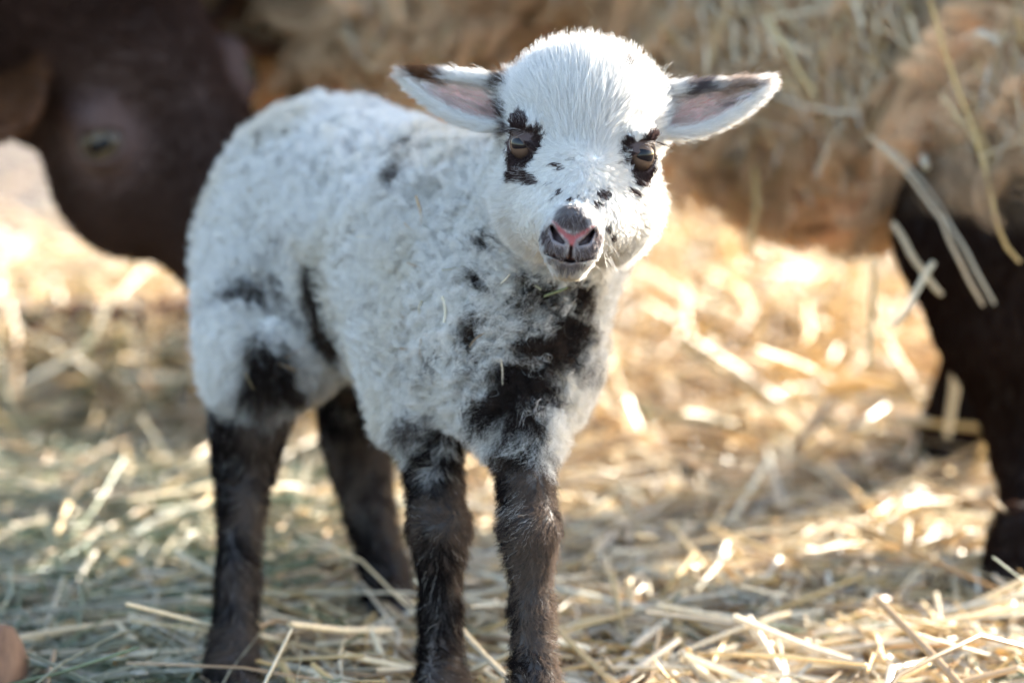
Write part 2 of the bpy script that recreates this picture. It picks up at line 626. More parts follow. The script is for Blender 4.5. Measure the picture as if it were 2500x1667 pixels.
def lamb_sdf(p):
    p = np.asarray(p, float)
    d = body_d(p)
    near = np.linalg.norm(p - H0, axis=1) < 0.165
    if BLOCK_R is not None and near.any():
        near[:] = True
    if near.any():
        q = to_head(p[near])
        d[near] = smin(d[near], head_d(q), 0.010)
    return d


lamb = empty('lamb', (float(CHE[0]), float(CHE[1]), 0.0))
tag(lamb, 'newborn white lamb with dark eye patches and dark legs, standing in the straw facing us', 'lamb')
LV, LQ, LN = surface(lamb_sdf, (axis(-0.26, 0.16, 0.0020, (-0.012, 0.080), 0.0010), axis(1.16, 1.74, 0.0020, (1.20, 1.30), 0.0010), axis(-0.012, 0.42, 0.0020, (0.235, 0.345), 0.0010)), 0.0020)
LV[:, 2] = np.maximum(LV[:, 2], 0.0)
lamb_bvh = BVHTree.FromPolygons([tuple(v) for v in LV], [tuple(q) for q in LQ])


def hit(px, py, bvh=None):
    d = Vector(nrm(at(px, py, 1.0) - CAM))
    loc, n, i, dist = (bvh or lamb_bvh).ray_cast(Vector(CAM), d)
    return None if loc is None else np.array(loc)


def spots(p, table, bvh, jag=0.35, nscale=0.006):
    """pigment, and one painted crease shade: the strongest of a list of blotches (pixel, pixel radii, tilt, strength), each fixed at the skin point seen there"""
    m = np.zeros(len(p))
    jit = (fnoise(p, nscale, 1) - 0.5) * 2 * jag + (vnoise(p, nscale * 0.3, 9) - 0.5) * jag * 0.8
    for (px, py, rx, ry, ang, st) in table:
        c = hit(px, py, bvh)
        if c is None:
            continue
        dep = (c - CAM) @ VF
        k = dep / FPX
        a = R(ang)
        X = VR * math.cos(a) - VU * math.sin(a)
        Y = VR * math.sin(a) + VU * math.cos(a)
        r = p - c
        dd = np.sqrt(((r @ X) / (rx * k)) ** 2 + ((r @ Y) / (ry * k)) ** 2 + ((r @ VF) / (max(rx, ry) * k * 1.3 + 0.008)) ** 2)
        m = np.maximum(m, st * sstep(1.45, 0.55, dd + jit))
    return m


FACE = [  # px, py, rx, ry, tilt, strength
    (1600, 345, 24, 20, 0, 1), (1530, 360, 20, 16, -25, .8), (1565, 425, 28, 24, 8, 1), (1300, 345, 22, 22, 0, 1), (1560, 362, 16, 12, 0, .8),
    (1262, 300, 26, 36, 12, 1), (1250, 282, 9, 28, -10, .95), (1243, 312, 17, 15, 0, 1), (1290, 332, 26, 20, 25, 1), (1306, 354, 18, 44, 4, 1), (1292, 376, 28, 42, 0, 1),
    (1264, 408, 30, 36, 0, 1), (1284, 426, 34, 20, 10, 1), (1304, 440, 16, 8, 15, .9), (1258, 356, 22, 26, 0, 1), (1250, 385, 12, 26, 0, 1), (1318, 330, 26, 7, 35, .7),
    (1597, 338, 24, 18, 8, 1), (1612, 348, 12, 12, 0, 1), (1568, 352, 26, 9, -28, .9), (1538, 350, 13, 13, -30, .95), (1526, 388, 15, 12, -20, 1), (1515, 372, 20, 8, -30, .7),
    (1555, 378, 13, 26, 8, .95), (1580, 385, 22, 24, 0, 1), (1572, 422, 32, 28, 8, 1), (1560, 440, 24, 12, -5, .85), (1535, 462, 17, 7, 15, .85), (1548, 405, 20, 24, 0, .95), (1505, 398, 20, 5, -20, .5),
    (1368, 405, 14, 7, 35, .95), (1361, 399, 8, 6, 0, .9), (1402, 390, 4, 8, 0, .7), (1369, 465, 9, 7, 0, .8), (1395, 486, 9, 8, 0, .95), (1424, 484, 10, 5, 0, .45), (1414, 475, 4, 3, 0, .6),
    (1472, 470, 15, 15, 30, .85), (1462, 490, 14, 7, 0, .75), (1450, 497, 10, 5, 0, .6), (1440, 458, 8, 6, 0, .35), (1483, 552, 7, 9, 0, .7), (1495, 574, 7, 10, 15, .85),
    (1515, 193, 10, 11, -35, .95), (1587, 206, 8, 11, 10, .8), (1526, 253, 4, 4, 0, .5), (1560, 248, 3, 3, 0, .5), (1355, 480, 10, 5, 0, .35), (1345, 445, 18, 5, 10, .35), (1330, 365, 18, 5, 40, .4),
    (1385, 130, 6, 3, 0, .0)]
NOSE = [(1350, 572, 30, 30, 0, .92), (1442, 574, 30, 28, 0, .92), (1395, 585, 30, 20, 0, .85), (1396, 540, 46, 27, 0, .88), (1394, 515, 32, 18, 0, .75), (1352, 575, 18, 16, 40, .85), (1440, 575, 17, 13, -40, .85), (1358, 602, 36, 28, -12, .85), (1428, 602, 38, 28, 12, .85), (1392, 648, 40, 8, 0, .8), (1393, 628, 58, 16, 0, .85)]
BODY = [(1222, 598, 17, 16, 0, .9), (1190, 672, 26, 17, 10, .95), (1163, 790, 24, 36, 15, .95), (1120, 830, 14, 30, 20, .5), (1180, 850, 26, 18, 0, .45),
        (1260, 720, 30, 26, 0, .55), (1230, 760, 30, 18, 20, .4), (1330, 690, 40, 34, 0, .6), (1290, 660, 20, 12, 0, .5),
        (1405, 690, 36, 44, 20, .9), (1372, 765, 48, 50, 30, 1), (1335, 840, 54, 54, 40, 1), (1285, 915, 62, 50, 40, 1), (1232, 985, 52, 44, 30, 1), (1275, 1010, 46, 36, 0, .95), (1455, 780, 16, 34, 0, .4), (1320, 750, 60, 50, 0, .40), (1260, 830, 60, 50, 0, .36), (1200, 900, 50, 50, 0, .34), (1400, 880, 40, 50, 0, .42),
        (812, 745, 34, 92, 8, .97), (800, 690, 20, 70, -8, .9), (838, 790, 26, 34, 0, .95), (940, 720, 30, 120, 5, .28), (960, 830, 30, 50, 0, .3), (880, 760, 40, 40, 0, .35),  # the tall faint blotch paints in the shaded crease between belly and shoulder
        (640, 740, 62, 30, 25, .62), (690, 760, 30, 30, 0, .6), (600, 730, 30, 18, 0, .5), (570, 725, 26, 26, 0, .45), (615, 610, 12, 10, 0, .55), (700, 650, 18, 20, 0, .4), (730, 560, 20, 26, 0, .35), (745, 600, 14, 12, 0, .35),
        (682, 312, 24, 30, 0, .5), (700, 335, 12, 20, 0, .55), (848, 283, 20, 16, 0, .4), (955, 283, 14, 16, 0, .45), (1080, 335, 34, 26, -35, .62), (1040, 395, 30, 26, -35, .55), (1010, 440, 36, 24, -40, .6), (985, 460, 24, 20, 0, .4), (1150, 510, 30, 36, 0, .28),
        (635, 965, 36, 60, 0, .7), (660, 880, 46, 75, 20, .78), (690, 930, 44, 44, 0, .74), (615, 945, 28, 40, 0, .7), (740, 900, 20, 60, 0, .4), (1500, 600, 10, 10, 0, 0)]


def mark_masks(p):
    q = to_head(p)
    hd = np.linalg.norm(q - np.array([0, -0.01, 0]), axis=1)
    onhead = hd < 0.10
    face = np.zeros(len(p)); nose = np.zeros(len(p)); body = np.zeros(len(p))
    front = onhead & (q[:, 1] > -0.050) & (head_core(q)[0] < 0.010)
    if front.any():
        face[front] = spots(p[front], FACE, lamb_bvh, 0.45, 0.004)
        nose[front] = spots(p[front], NOSE, lamb_bvh, 0.15, 0.004)
    b = ~front & (q[:, 1] < 0.0)
    if b.any():
        body[b] = spots(p[b], BODY, lamb_bvh, 0.60, 0.011)
    fleck = sstep(0.70, 0.84, fnoise(p, 0.013, 81)) * 0.40 * (q[:, 1] < -0.02)
    body = np.maximum(body, np.where(b, fleck, 0))
    # legs: dark below the knee and hock, ragged upper edge
    jag = (fnoise(p, 0.02, 6) - 0.5) * 0.05
    for k_, pts in LEGS.items():
        dl = chain(p, pts, 0.006)
        zt = {'fn': 0.166, 'ff': 0.166, 'hn': 0.156, 'hf': 0.165}[k_]
        legm = sstep(zt + 0.026, zt - 0.020, p[:, 2] + jag * 1.3) * (dl < 0.02)
        body = np.maximum(body, legm)
    return face, nose, body, q


def ear_masks(q):
    """how far along, across and whether on the inner face of an ear"""
    t = np.full(len(q), -1.0); x = np.zeros(len(q)); inner = np.zeros(len(q)); side = np.zeros(len(q), int)
    core = head_core(q)[0]
    for s in (-1, 1):
        d = ear_d(q, s)
        m = (d < 0.004) & (core > 0.0025)
        tt, u, n = ear_uv(q, s)
        w, mid = ear_shape(tt)
        xx = (u - mid) / np.maximum(w, 0.003)
        cup = -0.0115 * (1 - np.clip(tt, 0, 1)) ** 0.6 * np.clip(1 - xx * xx, 0, 1) - 0.002
        t[m] = tt[m]; x[m] = xx[m]; side[m] = s
        inner[m] = (n > cup)[m]
    return t, x, inner, side


def lamb_colour(p, skin=False):
    face, nose, body, q = mark_masks(p)
    n = len(p)
    if not skin:                                            # every strand is one colour or the other
        u = vnoise(p, 0.0022, 71) * 0.5 + rng.random(n) * 0.5
        face = (face > 0.18 + 0.64 * u).astype(float); body = np.clip((body - (0.12 + 0.66 * u)) * 6 + 0.5, 0, 1)
        nose = nose * (0.55 + 0.45 * (nose > 0.2 + 0.6 * u))
    col = np.tile(WHITE, (n, 1)) * (0.93 + 0.10 * fnoise(p, 0.03, 4))[:, None]
    cream = sstep(0.42, 0.75, fnoise(p, 0.03, 8))[:, None] * (q[:, 1] < -0.05)[:, None] * 0.55
    col = col * (1 - cream) + np.array([0.70, 0.63, 0.50]) * cream
    m = body[:, None]
    bc = np.where((fnoise(p, 0.02, 12) > 0.47)[:, None], np.array([0.032, 0.025, 0.023]), np.array([0.060, 0.043, 0.035]))
    col = col * (1 - m) + bc * m
    m = face[:, None]
    col = col * (1 - m) + np.array([0.056, 0.038, 0.037]) * m
    m = nose[:, None]
    col = col * (1 - m) + np.array([0.088, 0.057, 0.064]) * m
    if skin:
        # bare pink leather between the nostrils, dark slits, mouth line and lid rims
        qa = np.abs(q[:, 0])
        col = col * np.where((q[:, 1] > 0.02) & (nose > 0.3), 0.85, 1)[:, None]
        qm = mz(q); qa = np.abs(qm[:, 0]); qs = np.stack([qa, qm[:, 1], qm[:, 2]], 1)
        zz = qm[:, 2]
        pd = np.minimum(seg2(qa, zz, (0.0100, -0.0345), (0.0066, -0.0385), 0.0008, 0.0009), seg2(qa, zz, (0.0066, -0.0385), (0.0, -0.0425), 0.0009, 0.0014))
        pd = np.minimum(pd, seg2(qa, zz, (0, -0.0425), (0, -0.0466), 0.0022, 0.0007))
        pk = (sstep(0.0010, -0.0006, pd + (vnoise(p, 0.002, 91) - 0.5) * 0.0012) * (q[:, 1] > 0.045))[:, None]
        col = col * (1 - pk) + np.array([0.30, 0.072, 0.075]) * (0.6 + 0.7 * vnoise(p, 0.003, 92))[:, None] * pk
        e = np.minimum(np.linalg.norm(q - EYE[1], axis=1), np.linalg.norm(q - EYE[-1], axis=1))
        lid = sstep(0.0130, 0.0118, e)[:, None]
        col = col * (1 - lid) + np.array([0.06, 0.036, 0.032]) * lid
        ns, ph, mo = nose_lines(qm)
        mm = np.maximum(sstep(0.0011, 0.0, mo), sstep(0.0009, 0.0, ph))[:, None]
        col = col * (1 - mm) + np.array([0.030, 0.013, 0.014]) * mm
        nn = sstep(0.0008, -0.0004, ns)[:, None]
        col = col * (1 - nn) + np.array([0.045, 0.027, 0.029]) * nn
    t, x, inner, side = ear_masks(q)
    em = side != 0
    if em.any():
        c = np.tile(WHITE, (em.sum(), 1)) * 0.96
        te, xe, ie, se = t[em], x[em], inner[em], side[em]
        nz = fnoise(p[em], 0.008, 3)
        if skin:
            pk = (ie * sstep(0.95, 0.45, np.abs(xe)) * sstep(0.95, 0.6, te))[:, None]
            c = c * (1 - pk) + np.array([0.52, 0.30, 0.265]) * pk
        # russet and dark pigment on the rims and in the fold at the base
        rl = (se < 0) * sstep(0.55, 0.75, te) * sstep(0.1, 0.45, xe + (nz - 0.5))
        rr = (se > 0) * sstep(0.5, 0.65, te) * sstep(0.95, 0.80, te) * sstep(0.15, 0.5, xe + (nz - 0.5)) * 0.75
        rr2 = (se > 0) * sstep(0.22, 0.32, te) * sstep(0.6, 0.45, te) * sstep(0.42, 0.7, xe + (nz - 0.5) * 0.8)
        rr3 = (se > 0) * ie * sstep(0.5, 0.6, te) * sstep(0.88, 0.75, te) * sstep(0.45, 0.1, np.abs(xe + 0.15 + (nz - 0.5) * 0.7)) * 0.6
        bl = (se < 0) * ie * sstep(0.20, 0.10, np.abs(te - 0.06 + (nz - 0.5) * 0.2)) * sstep(-0.5, -0.1, xe) * 0.9
        for msk, cc in ((rl, np.array([0.17, 0.085, 0.045])), (rr, np.array([0.28, 0.17, 0.11])), (rr2, np.array([0.13, 0.11, 0.115])), (rr3, np.array([0.16, 0.12, 0.11])), (bl, np.array([0.085, 0.055, 0.042]))):
            c = c * (1 - msk[:, None]) + cc * msk[:, None]
        col[em] = c
    # hooves
    hoof = sstep(0.026, 0.022, p[:, 2])[:, None]
    if skin:
        col = col * (1 - hoof) + np.array([0.035, 0.03, 0.027]) * hoof
    return np.clip(col, 0.004, 0.86), face, nose, body, q, (t, x, inner, side)


lcol = lamb_colour(LV, skin=True)[0]
mesh_from('body', LV, LQ, M_skin, lamb, lcol)

# eyes
def uv_sphere(r, nu=40, nv=24):
    V = [(0, 0, r)]
    for j in range(1, nv):
        th = math.pi * j / nv
        for i in range(nu):
            a = 2 * math.pi * i / nu
            V.append((r * math.sin(th) * math.cos(a), r * math.sin(th) * math.sin(a), r * math.cos(th)))
    V.append((0, 0, -r))
    T = []; Qd = []
    for i in range(nu):
        T.append((0, 1 + i, 1 + (i + 1) % nu))
        T.append((len(V) - 1, 1 + (nv - 2) * nu + (i + 1) % nu, 1 + (nv - 2) * nu + i))
    for j in range(nv - 2):
        for i in range(nu):
            a = 1 + j * nu + i; b = 1 + j * nu + (i + 1) % nu
            Qd.append((a, a + nu, b + nu, b))
    return np.array(V), [np.array(T), np.array(Qd)]


def eye_mat(name, r, iris_in, iris_out, pw, ph, ir, coat=0.9):
    m, nt, b = new_mat(name)
    tc = nt.nodes.new('ShaderNodeTexCoord')
    sep = nt.nodes.new('ShaderNodeSeparateXYZ'); nt.links.new(tc.outputs['Object'], sep.inputs[0])

    def mth(op, a, c=None):
        n = nt.nodes.new('ShaderNodeMath'); n.operation = op
        for i, v in enumerate((a, c)):
            if v is None: continue
            if isinstance(v, (int, float)): n.inputs[i].default_value = v
            else: nt.links.new(v, n.inputs[i])
        return n.outputs[0]

    def mixc(f, a, c):
        n = nt.nodes.new('ShaderNodeMix'); n.data_type = 'RGBA'
        nt.links.new(f, n.inputs[0])
        for i, v in ((6, a), (7, c)):
            if isinstance(v, tuple): n.inputs[i].default_value = (*v, 1)
            else: nt.links.new(v, n.inputs[i])
        return n.outputs[2]

    def ramp(v, a, c):
        n = nt.nodes.new('ShaderNodeMapRange'); n.interpolation_type = 'SMOOTHSTEP'
        n.inputs[1].default_value = a; n.inputs[2].default_value = c
        nt.links.new(v, n.inputs[0]); return n.outputs[0]
    rad = mth('SQRT', mth('ADD', mth('POWER', sep.outputs[0], 2.0), mth('POWER', sep.outputs[1], 2.0)))
    px = mth('POWER', mth('ABSOLUTE', mth('DIVIDE', sep.outputs[0], pw)), 3.0)
    py = mth('POWER', mth('ABSOLUTE', mth('DIVIDE', sep.outputs[1], ph)), 3.0)
    pup = ramp(mth('ADD', px, py), 1.15, 0.85)
    wav = nt.nodes.new('ShaderNodeTexNoise'); wav.inputs['Scale'].default_value = 900
    nt.links.new(tc.outputs['Object'], wav.inputs['Vector'])
    iris = mixc(ramp(mth('ADD', rad, mth('MULTIPLY', wav.outputs[0], ir * 0.2)), ir * 0.45, ir * 1.05), iris_in, iris_out)
    full = mixc(ramp(rad, ir * 0.97, ir * 1.03), iris, (0.10, 0.075, 0.06))
    full = mixc(pup, full, (0.004, 0.004, 0.006))
    nt.links.new(full, b.inputs['Base Color'])
    b.inputs['Roughness'].default_value = 0.5
    b.inputs['Specular IOR Level'].default_value = 0.0
    b.inputs['Coat Weight'].default_value = coat
    b.inputs['Coat Roughness'].default_value = 0.02
    b.inputs['Coat IOR'].default_value = 1.34
    return m


def place_eye(parent, centre, out, upv, r, mat, name='eye'):
    V, F = uv_sphere(r)
    z = nrm(out); x = nrm(np.cross(upv, z)); y = np.cross(z, x)
    bulge = np.clip((V[:, 2] / r - 0.72) / 0.28, 0, 1)
    V = V * (1 + 0.05 * bulge[:, None])
    me_o = mesh_from(name, V, F, mat)
    Mx = Matrix([[*map(float, (x[i], y[i], z[i])), float(centre[i])] for i in range(3)] + [[0, 0, 0, 1]])
    me_o.parent = parent
    me_o.matrix_parent_inverse = Matrix.Translation(-Vector(parent.location))
    me_o.matrix_basis = Mx
    return me_o


M_leye = eye_mat('lamb_eye', EYE_R, (0.115, 0.072, 0.048), (0.050, 0.030, 0.021), 0.0050, 0.0028, 0.0084)
for s in (-1, 1):
    place_eye(lamb, H0 + HM @ EYE[s], HM @ np.array([s * 0.47, 0.88, -0.03]), HM @ np.array([s * 0.12, 0, 1.0]), EYE_R, M_leye)

if not DRAFT:
    # ---- coat
    nV = len(LV)
    qV = to_head(LV)
    faceV = (np.linalg.norm(qV - np.array([0, -0.005, 0]), axis=1) < 0.088) | (ear_masks(qV)[3] != 0)
    faceV &= ~((qV[:, 1] < -0.055) & (ear_masks(qV)[3] == 0))
    fq = faceV[LQ[:, 0]]
    eyeq = np.minimum(np.linalg.norm(qV - EYE[1], axis=1), np.linalg.norm(qV - EYE[-1], axis=1))[LQ[:, 0]] < 0.0111

    # face fur
    root, nor = scatter(LV, LQ, LN, 330000, dens=(fq & ~eyeq).astype(float))
    col, face, nose, body, q, (et, ex, einn, eside) = lamb_colour(root)
    ear = eside != 0
    hnor = nor @ HM
    # hair streams away from a whorl between the eyes
    rel = q - np.array([0.0, 0.030, 0.0])
    rel[:, 2] = q[:, 2] - np.clip(q[:, 2], -0.026, -0.004)       # a parting down the bridge rather than a point
    rel[:, 0] *= 1.0 - 0.35 * sstep(0.0, 0.03, q[:, 2])
    rel[:, 1] -= 0.6 * np.linalg.norm(rel, axis=1)
    rel[:, 2] += 0.012 * sstep(-0.004, 0.02, q[:, 2]) - 0.010 * sstep(-0.008, -0.020, q[:, 2])
    rel += (np.stack([vnoise(root, 0.012, s) for s in (21, 22, 23)], 1) - 0.5) * 0.020 + (np.stack([vnoise(root, 0.004, s) for s in (24, 25, 26)], 1) - 0.5) * 0.012
    for s in (-1, 1):                                          # round the eyes the hair points away from the lids
        ev = q - EYE[s]
        wgt = sstep(0.020, 0.0125, np.linalg.norm(ev, axis=1))[:, None]
        rel = rel * (1 - wgt) + nrm(ev) * np.linalg.norm(rel, axis=1, keepdims=True) * wgt
    fl = tangent(rel, hnor)
    for s in (-1, 1):
        m = eside == s
        fl[m] = tangent(EAR[s]['a'] + EAR[s]['u'] * (ex[m, None] * 0.35) * np.where(einn[m, None] > 0, 1, 1), hnor[m])
    flow = fl @ HM.T
    zq = q[:, 2]
    muz = sstep(0.020, 0.046, q[:, 1] - 0.45 * zq)             # 0 on the forehead, 1 on the muzzle
    L = 0.0125 * (1 - muz) + 0.0042 * muz
    L = L * (0.8 + 0.5 * sstep(0.01, 0.05, zq)) * rng.uniform(0.7, 1.25, len(root))
    ed = np.minimum(np.linalg.norm(q - EYE[1], axis=1), np.linalg.norm(q - EYE[-1], axis=1))
    L *= 0.28 + 0.72 * sstep(0.012, 0.028, ed)
    cheek = sstep(0.030, 0.042, np.abs(q[:, 0])) * (~ear)
    L *= 1 + 0.25 * cheek
    edge = sstep(0.65, 0.95, np.abs(ex)) + sstep(0.85, 1.0, et)
    Le = np.where(einn > 0, 0.0070, 0.0050) * (0.8 + 0.4 * np.clip(edge, 0, 1)) * rng.uniform(0.6, 1.3, len(root))
    L = np.where(ear, Le, L)
    stand = np.where(ear, 0.30, 0.36 + 0.12 * cheek - 0.08 * muz)
    fly = (rng.random(len(root)) < 0.06) & (muz < 0.3)
    L = np.where(fly, L * 1.35, L); stand = np.where(fly, stand + 0.28, stand)
    crown = sstep(0.030, 0.055, zq) * (~ear); L *= 1 - 0.05 * crown; stand = stand + 0.06 * crown
    keep = np.ones(len(root), bool)
    keep &= ~(ear & (einn > 0) & (np.abs(ex) < 0.70) & (et < 0.85) & (rng.random(len(root)) < 0.86))
    qm = mz(q); mx_ = np.abs(qm[:, 0]); mzz = qm[:, 2]
    noseskin = (q[:, 1] > 0.043) & (mx_ < 0.0125) & (mzz < -0.0360 + 0.1 * mx_) & (mzz > -0.0565)
    keep &= ~(noseskin & (rng.random(len(root)) < 0.50))
    L = np.where((q[:, 1] > 0.02) & (mzz < -0.0568), np.maximum(L, 0.0062 * rng.uniform(0.6, 1.2, len(root))), L)
    ns, ph, mo = nose_lines(qm)
    keep &= ~((np.minimum(ns, ph) < 0.0012) | (mo < 0.0009))
    pinkz = (q[:, 1] > 0.048) & (mx_ < 0.0118) & (mzz < -0.0390 + 0.55 * mx_) & (mzz > -0.0480 + 0.75 * mx_)
    keep &= ~pinkz
    ein = ear & (einn > 0) & (np.abs(ex) < 0.8)
    col[ein] = col[ein] * np.array([0.82, 0.74, 0.69])
    ch = (q[:, 1] > 0.02) & (mz(q)[:, 2] < -0.0580)
    col[ch] = np.array([0.72, 0.66, 0.56])
    # a sprinkling of stray pale hairs in dark patches and dark ones in the pale
    sw = rng.random(len(root))
    fm = np.where(ch, 0, np.maximum(face, nose * 0.6))
    pale = (sw < 0.12) & (fm > 0.5) & (ed > 0.014)
    col[pale] = np.array([0.55, 0.50, 0.48])
    browner = (fm > 0.5) & (sw > 0.75)
    col[browner] = np.array([0.080, 0.052, 0.044])
    col *= rng.uniform(0.88, 1.05, (len(root), 1))
    r_, n_, f_, L_, s_, c_ = root[keep], nor[keep], flow[keep], L[keep], stand[keep], col[keep]
    P = strands(r_, n_, f_, L_, k=5, stand=s_, bend=0.75, clump=0.55, csize=0.0026, cpow=1.3, rough=0.10, curl=0.0004, freq=0.6)
    hair('face_fur', P, np.full(len(P), 0.000075), c_, M_fur, lamb)

    # wool on the body
    zV = LV[:, 2]
    legV = np.zeros(nV)
    for k_, pts in LEGS.items():
        zt = {'fn': 0.150, 'ff': 0.155, 'hn': 0.165, 'hf': 0.180}[k_]
        legV = np.maximum(legV, (chain(LV, pts, 0.006) < 0.012) * sstep(zt + 0.02, zt - 0.01, zV))
    back = ~faceV | ((qV[:, 1] < -0.035) & (ear_masks(qV)[3] == 0))
    wq = (back[LQ[:, 0]]) & (zV[LQ[:, 0]] > 0.024)
    root, nor = scatter(LV, LQ, LN, 300000, dens=wq * (1 - 0.25 * legV[LQ[:, 0]]))
    col, face, nose, body, q, _e = lamb_colour(root)
    leg = np.zeros(len(root))
    for k_, pts in LEGS.items():
        zt = {'fn': 0.165, 'ff': 0.168, 'hn': 0.165, 'hf': 0.175}[k_]
        leg = np.maximum(leg, (chain(root, pts, 0.006) < 0.012) * sstep(zt + 0.025, zt - 0.012, root[:, 2]))
    ax = nrm(HIP - SHO)
    flow = tangent(np.tile(ax * 0.35 + np.array([0, 0, -0.75]), (len(root), 1)) + (np.stack([vnoise(root, 0.02, s) for s in (31, 32, 33)], 1) - 0.5) * 1.6, nor)
    chest = sstep(0.10, 0.02, np.linalg.norm(root - CHE, axis=1))
    hang = sstep(0.205, 0.175, root[:, 2]) * (1 - leg)
    L = (0.021 + 0.004 * fnoise(root, 0.02, 14)) * (1 - leg) + 0.0095 * leg
    L = L * (1 - 0.2 * chest) * (1 + 0.30 * hang * (0.2 + fnoise(root, 0.012, 44))) * rng.uniform(0.7, 1.2, len(root))
    hd = np.linalg.norm(q, axis=1)
    L *= 0.65 + 0.35 * sstep(0.06, 0.11, hd)
    stand = 0.62 * (1 - leg) + 0.24 * leg - 0.25 * hang
    P = strands(root, nor, flow, L, k=9, stand=stand, bend=0.55, clump=0.78 * (1 - leg) + 0.5 * leg, csize=0.0052, cpow=0.8, rough=0.24, curl=0.0027 * (1 - leg) * (1 - 0.4 * hang) + 0.0006 * leg, freq=2.0, wave=0.0012 * (1 - leg))
    lp = root * np.array([1.0, 1.0, 0.55])
    ln = fnoise(lp, 0.016, 46) + 0.22 * (nor @ nrm(np.array([0.9, 0.1, 0.1])))      # sun warmth painted in: hairs on the sunward side turn browner
    dk = (leg > 0.4) & (body > 0.5)
    warm = dk & (ln + rng.normal(0, 0.06, len(root)) > 0.56)
    col[warm] = np.array([0.135, 0.102, 0.082])
    blk = dk & (ln + rng.normal(0, 0.06, len(root)) < 0.46)
    col[blk] = np.array([0.013, 0.010, 0.010])
    wisp = dk & (rng.random(len(root)) < 0.012 + 0.25 * sstep(0.12, 0.155, root[:, 2]) * (vnoise(lp, 0.009, 47) > 0.6))
    col[wisp] = np.array([0.5, 0.46, 0.42])
    col *= rng.uniform(0.85, 1.06, (len(root), 1))
    hair('wool', P, np.full(len(P), 0.00013), col, M_fur, lamb)

    # lashes and a few whiskers
    lash_P = []; lash_c = []
    for s in (-1, 1):
        e0 = EYE[s]
        o = nrm(np.array([s * 0.76, 0.64, 0.02])); al = np.array([s * 0.58, -0.70, 0.30]); al = nrm(al - o * (al @ o)); up = np.cross(al, o); up = up if up[2] > 0 else -up
        for _ in range(46):
            u = rng.uniform(-0.6, 1.0)
            base = e0 + o * 0.0092 + al * 0.0085 * u + up * (0.0056 * math.sqrt(max(0, 1 - u * u)) + 0.0015)
            dr = nrm(o * 1.0 + al * (0.5 + 0.6 * u) + up * rng.uniform(-0.55, -0.1) + rng.normal(0, 0.12, 3))
            Ln = rng.uniform(0.006, 0.011)
            t = np.linspace(0, 1, 5)[:, None]
            lash_P.append(base + dr * Ln * t + np.array([0, 0, -0.0018]) * t ** 2)
            lash_c.append((0.03, 0.022, 0.02) if rng.random() < 0.6 else (0.35, 0.32, 0.3))
    for _ in range(24):
        s = rng.choice([-1, 1])
        b = np.array([s * rng.uniform(0.006, 0.020), rng.uniform(0.025, 0.05), rng.uniform(-0.06, -0.045)])
        dr = nrm(np.array([s * 0.7, 0.3, -0.5]) + rng.normal(0, 0.3, 3))
        t = np.linspace(0, 1, 5)[:, None]
        lash_P.append(b + dr * rng.uniform(0.006, 0.014) * t + np.array([0, 0, -0.004]) * t ** 2)
        lash_c.append((0.7, 0.68, 0.66))
    LP = np.array(lash_P) @ HM.T + H0
    hair('eyelashes', LP, np.full(len(LP), 0.00007), np.array(lash_c), M_fur, lamb)
# ------------------------------------------------------------------ the ewe behind
EH0 = at(430, 280, 1.87)
ES = 1.16
_r = R(-21)
EX = VR * math.cos(_r) - VU * math.sin(_r)
EZ0 = VU * math.cos(_r) + VR * math.sin(_r)
_p = R(14)                                              # chin tucked: the face looks down and forward
EZ = nrm(EZ0 * math.cos(_p) + VF * -math.sin(_p))
EY = np.cross(EX, EZ)
_w = R(43)                                              # the face is turned a little to picture right
EX, EY = EX * math.cos(_w) - EY * math.sin(_w), EY * math.cos(_w) + EX * math.sin(_w)
EM = np.stack([EX, EY, EZ], 1)
EH0 = at(250, 345, 1.80) - EM @ np.array([-0.056, 0.018, -0.004]) * ES


def ew(x, y, z):
    return EH0 + EM @ np.array([x, y, z]) * ES


EEYE = {s: np.array([s * 0.056, 0.018, -0.004]) for s in (-1, 1)}
EEAR = {-1: dict(base=np.array([-0.075, -0.01, 0.062]), tip=np.array([-0.150, 0.030, 0.036]), up=np.array([-0.35, -0.5, 0.6])),
        1: dict(base=np.array([0.062, -0.03, 0.045]), tip=np.array([0.180, -0.02, 0.004]), up=np.array([0.0, -0.25, 1.0]))}
for s, e in EEAR.items():
    e['L'] = np.linalg.norm(e['tip'] - e['base'])
    e['a'] = nrm(e['tip'] - e['base'])
    e['u'] = nrm(e['up'] - e['a'] * (e['up'] @ e['a']))
    n_ = np.cross(e['a'], e['u'])
    e['n'] = n_ if n_[1] > 0 else -n_


def eear_d(q, s):
    e = EEAR[s]
    r = q - e['base']
    t = r @ e['a'] / e['L']; u = r @ e['u']; n = r @ e['n']
    tc = np.clip(t, 0, 1)
    w = 0.026 * (0.6 + 1.3 * tc - 0.4 * tc ** 2) * np.clip(1 - tc ** 1.9, 0, 1) ** 0.7 + 0.003
    x = u / w
    cup = -0.018 * (1 - tc) ** 0.5 * np.clip(1 - x * x, 0, 1)
    du = np.maximum(np.abs(u) - w, 0)
    dt = np.maximum(np.maximum(t - 1, -0.05 - t), 0) * e['L']
    return (np.sqrt(du ** 2 + dt ** 2 + (n - cup) ** 2) - 0.0042) * 0.75


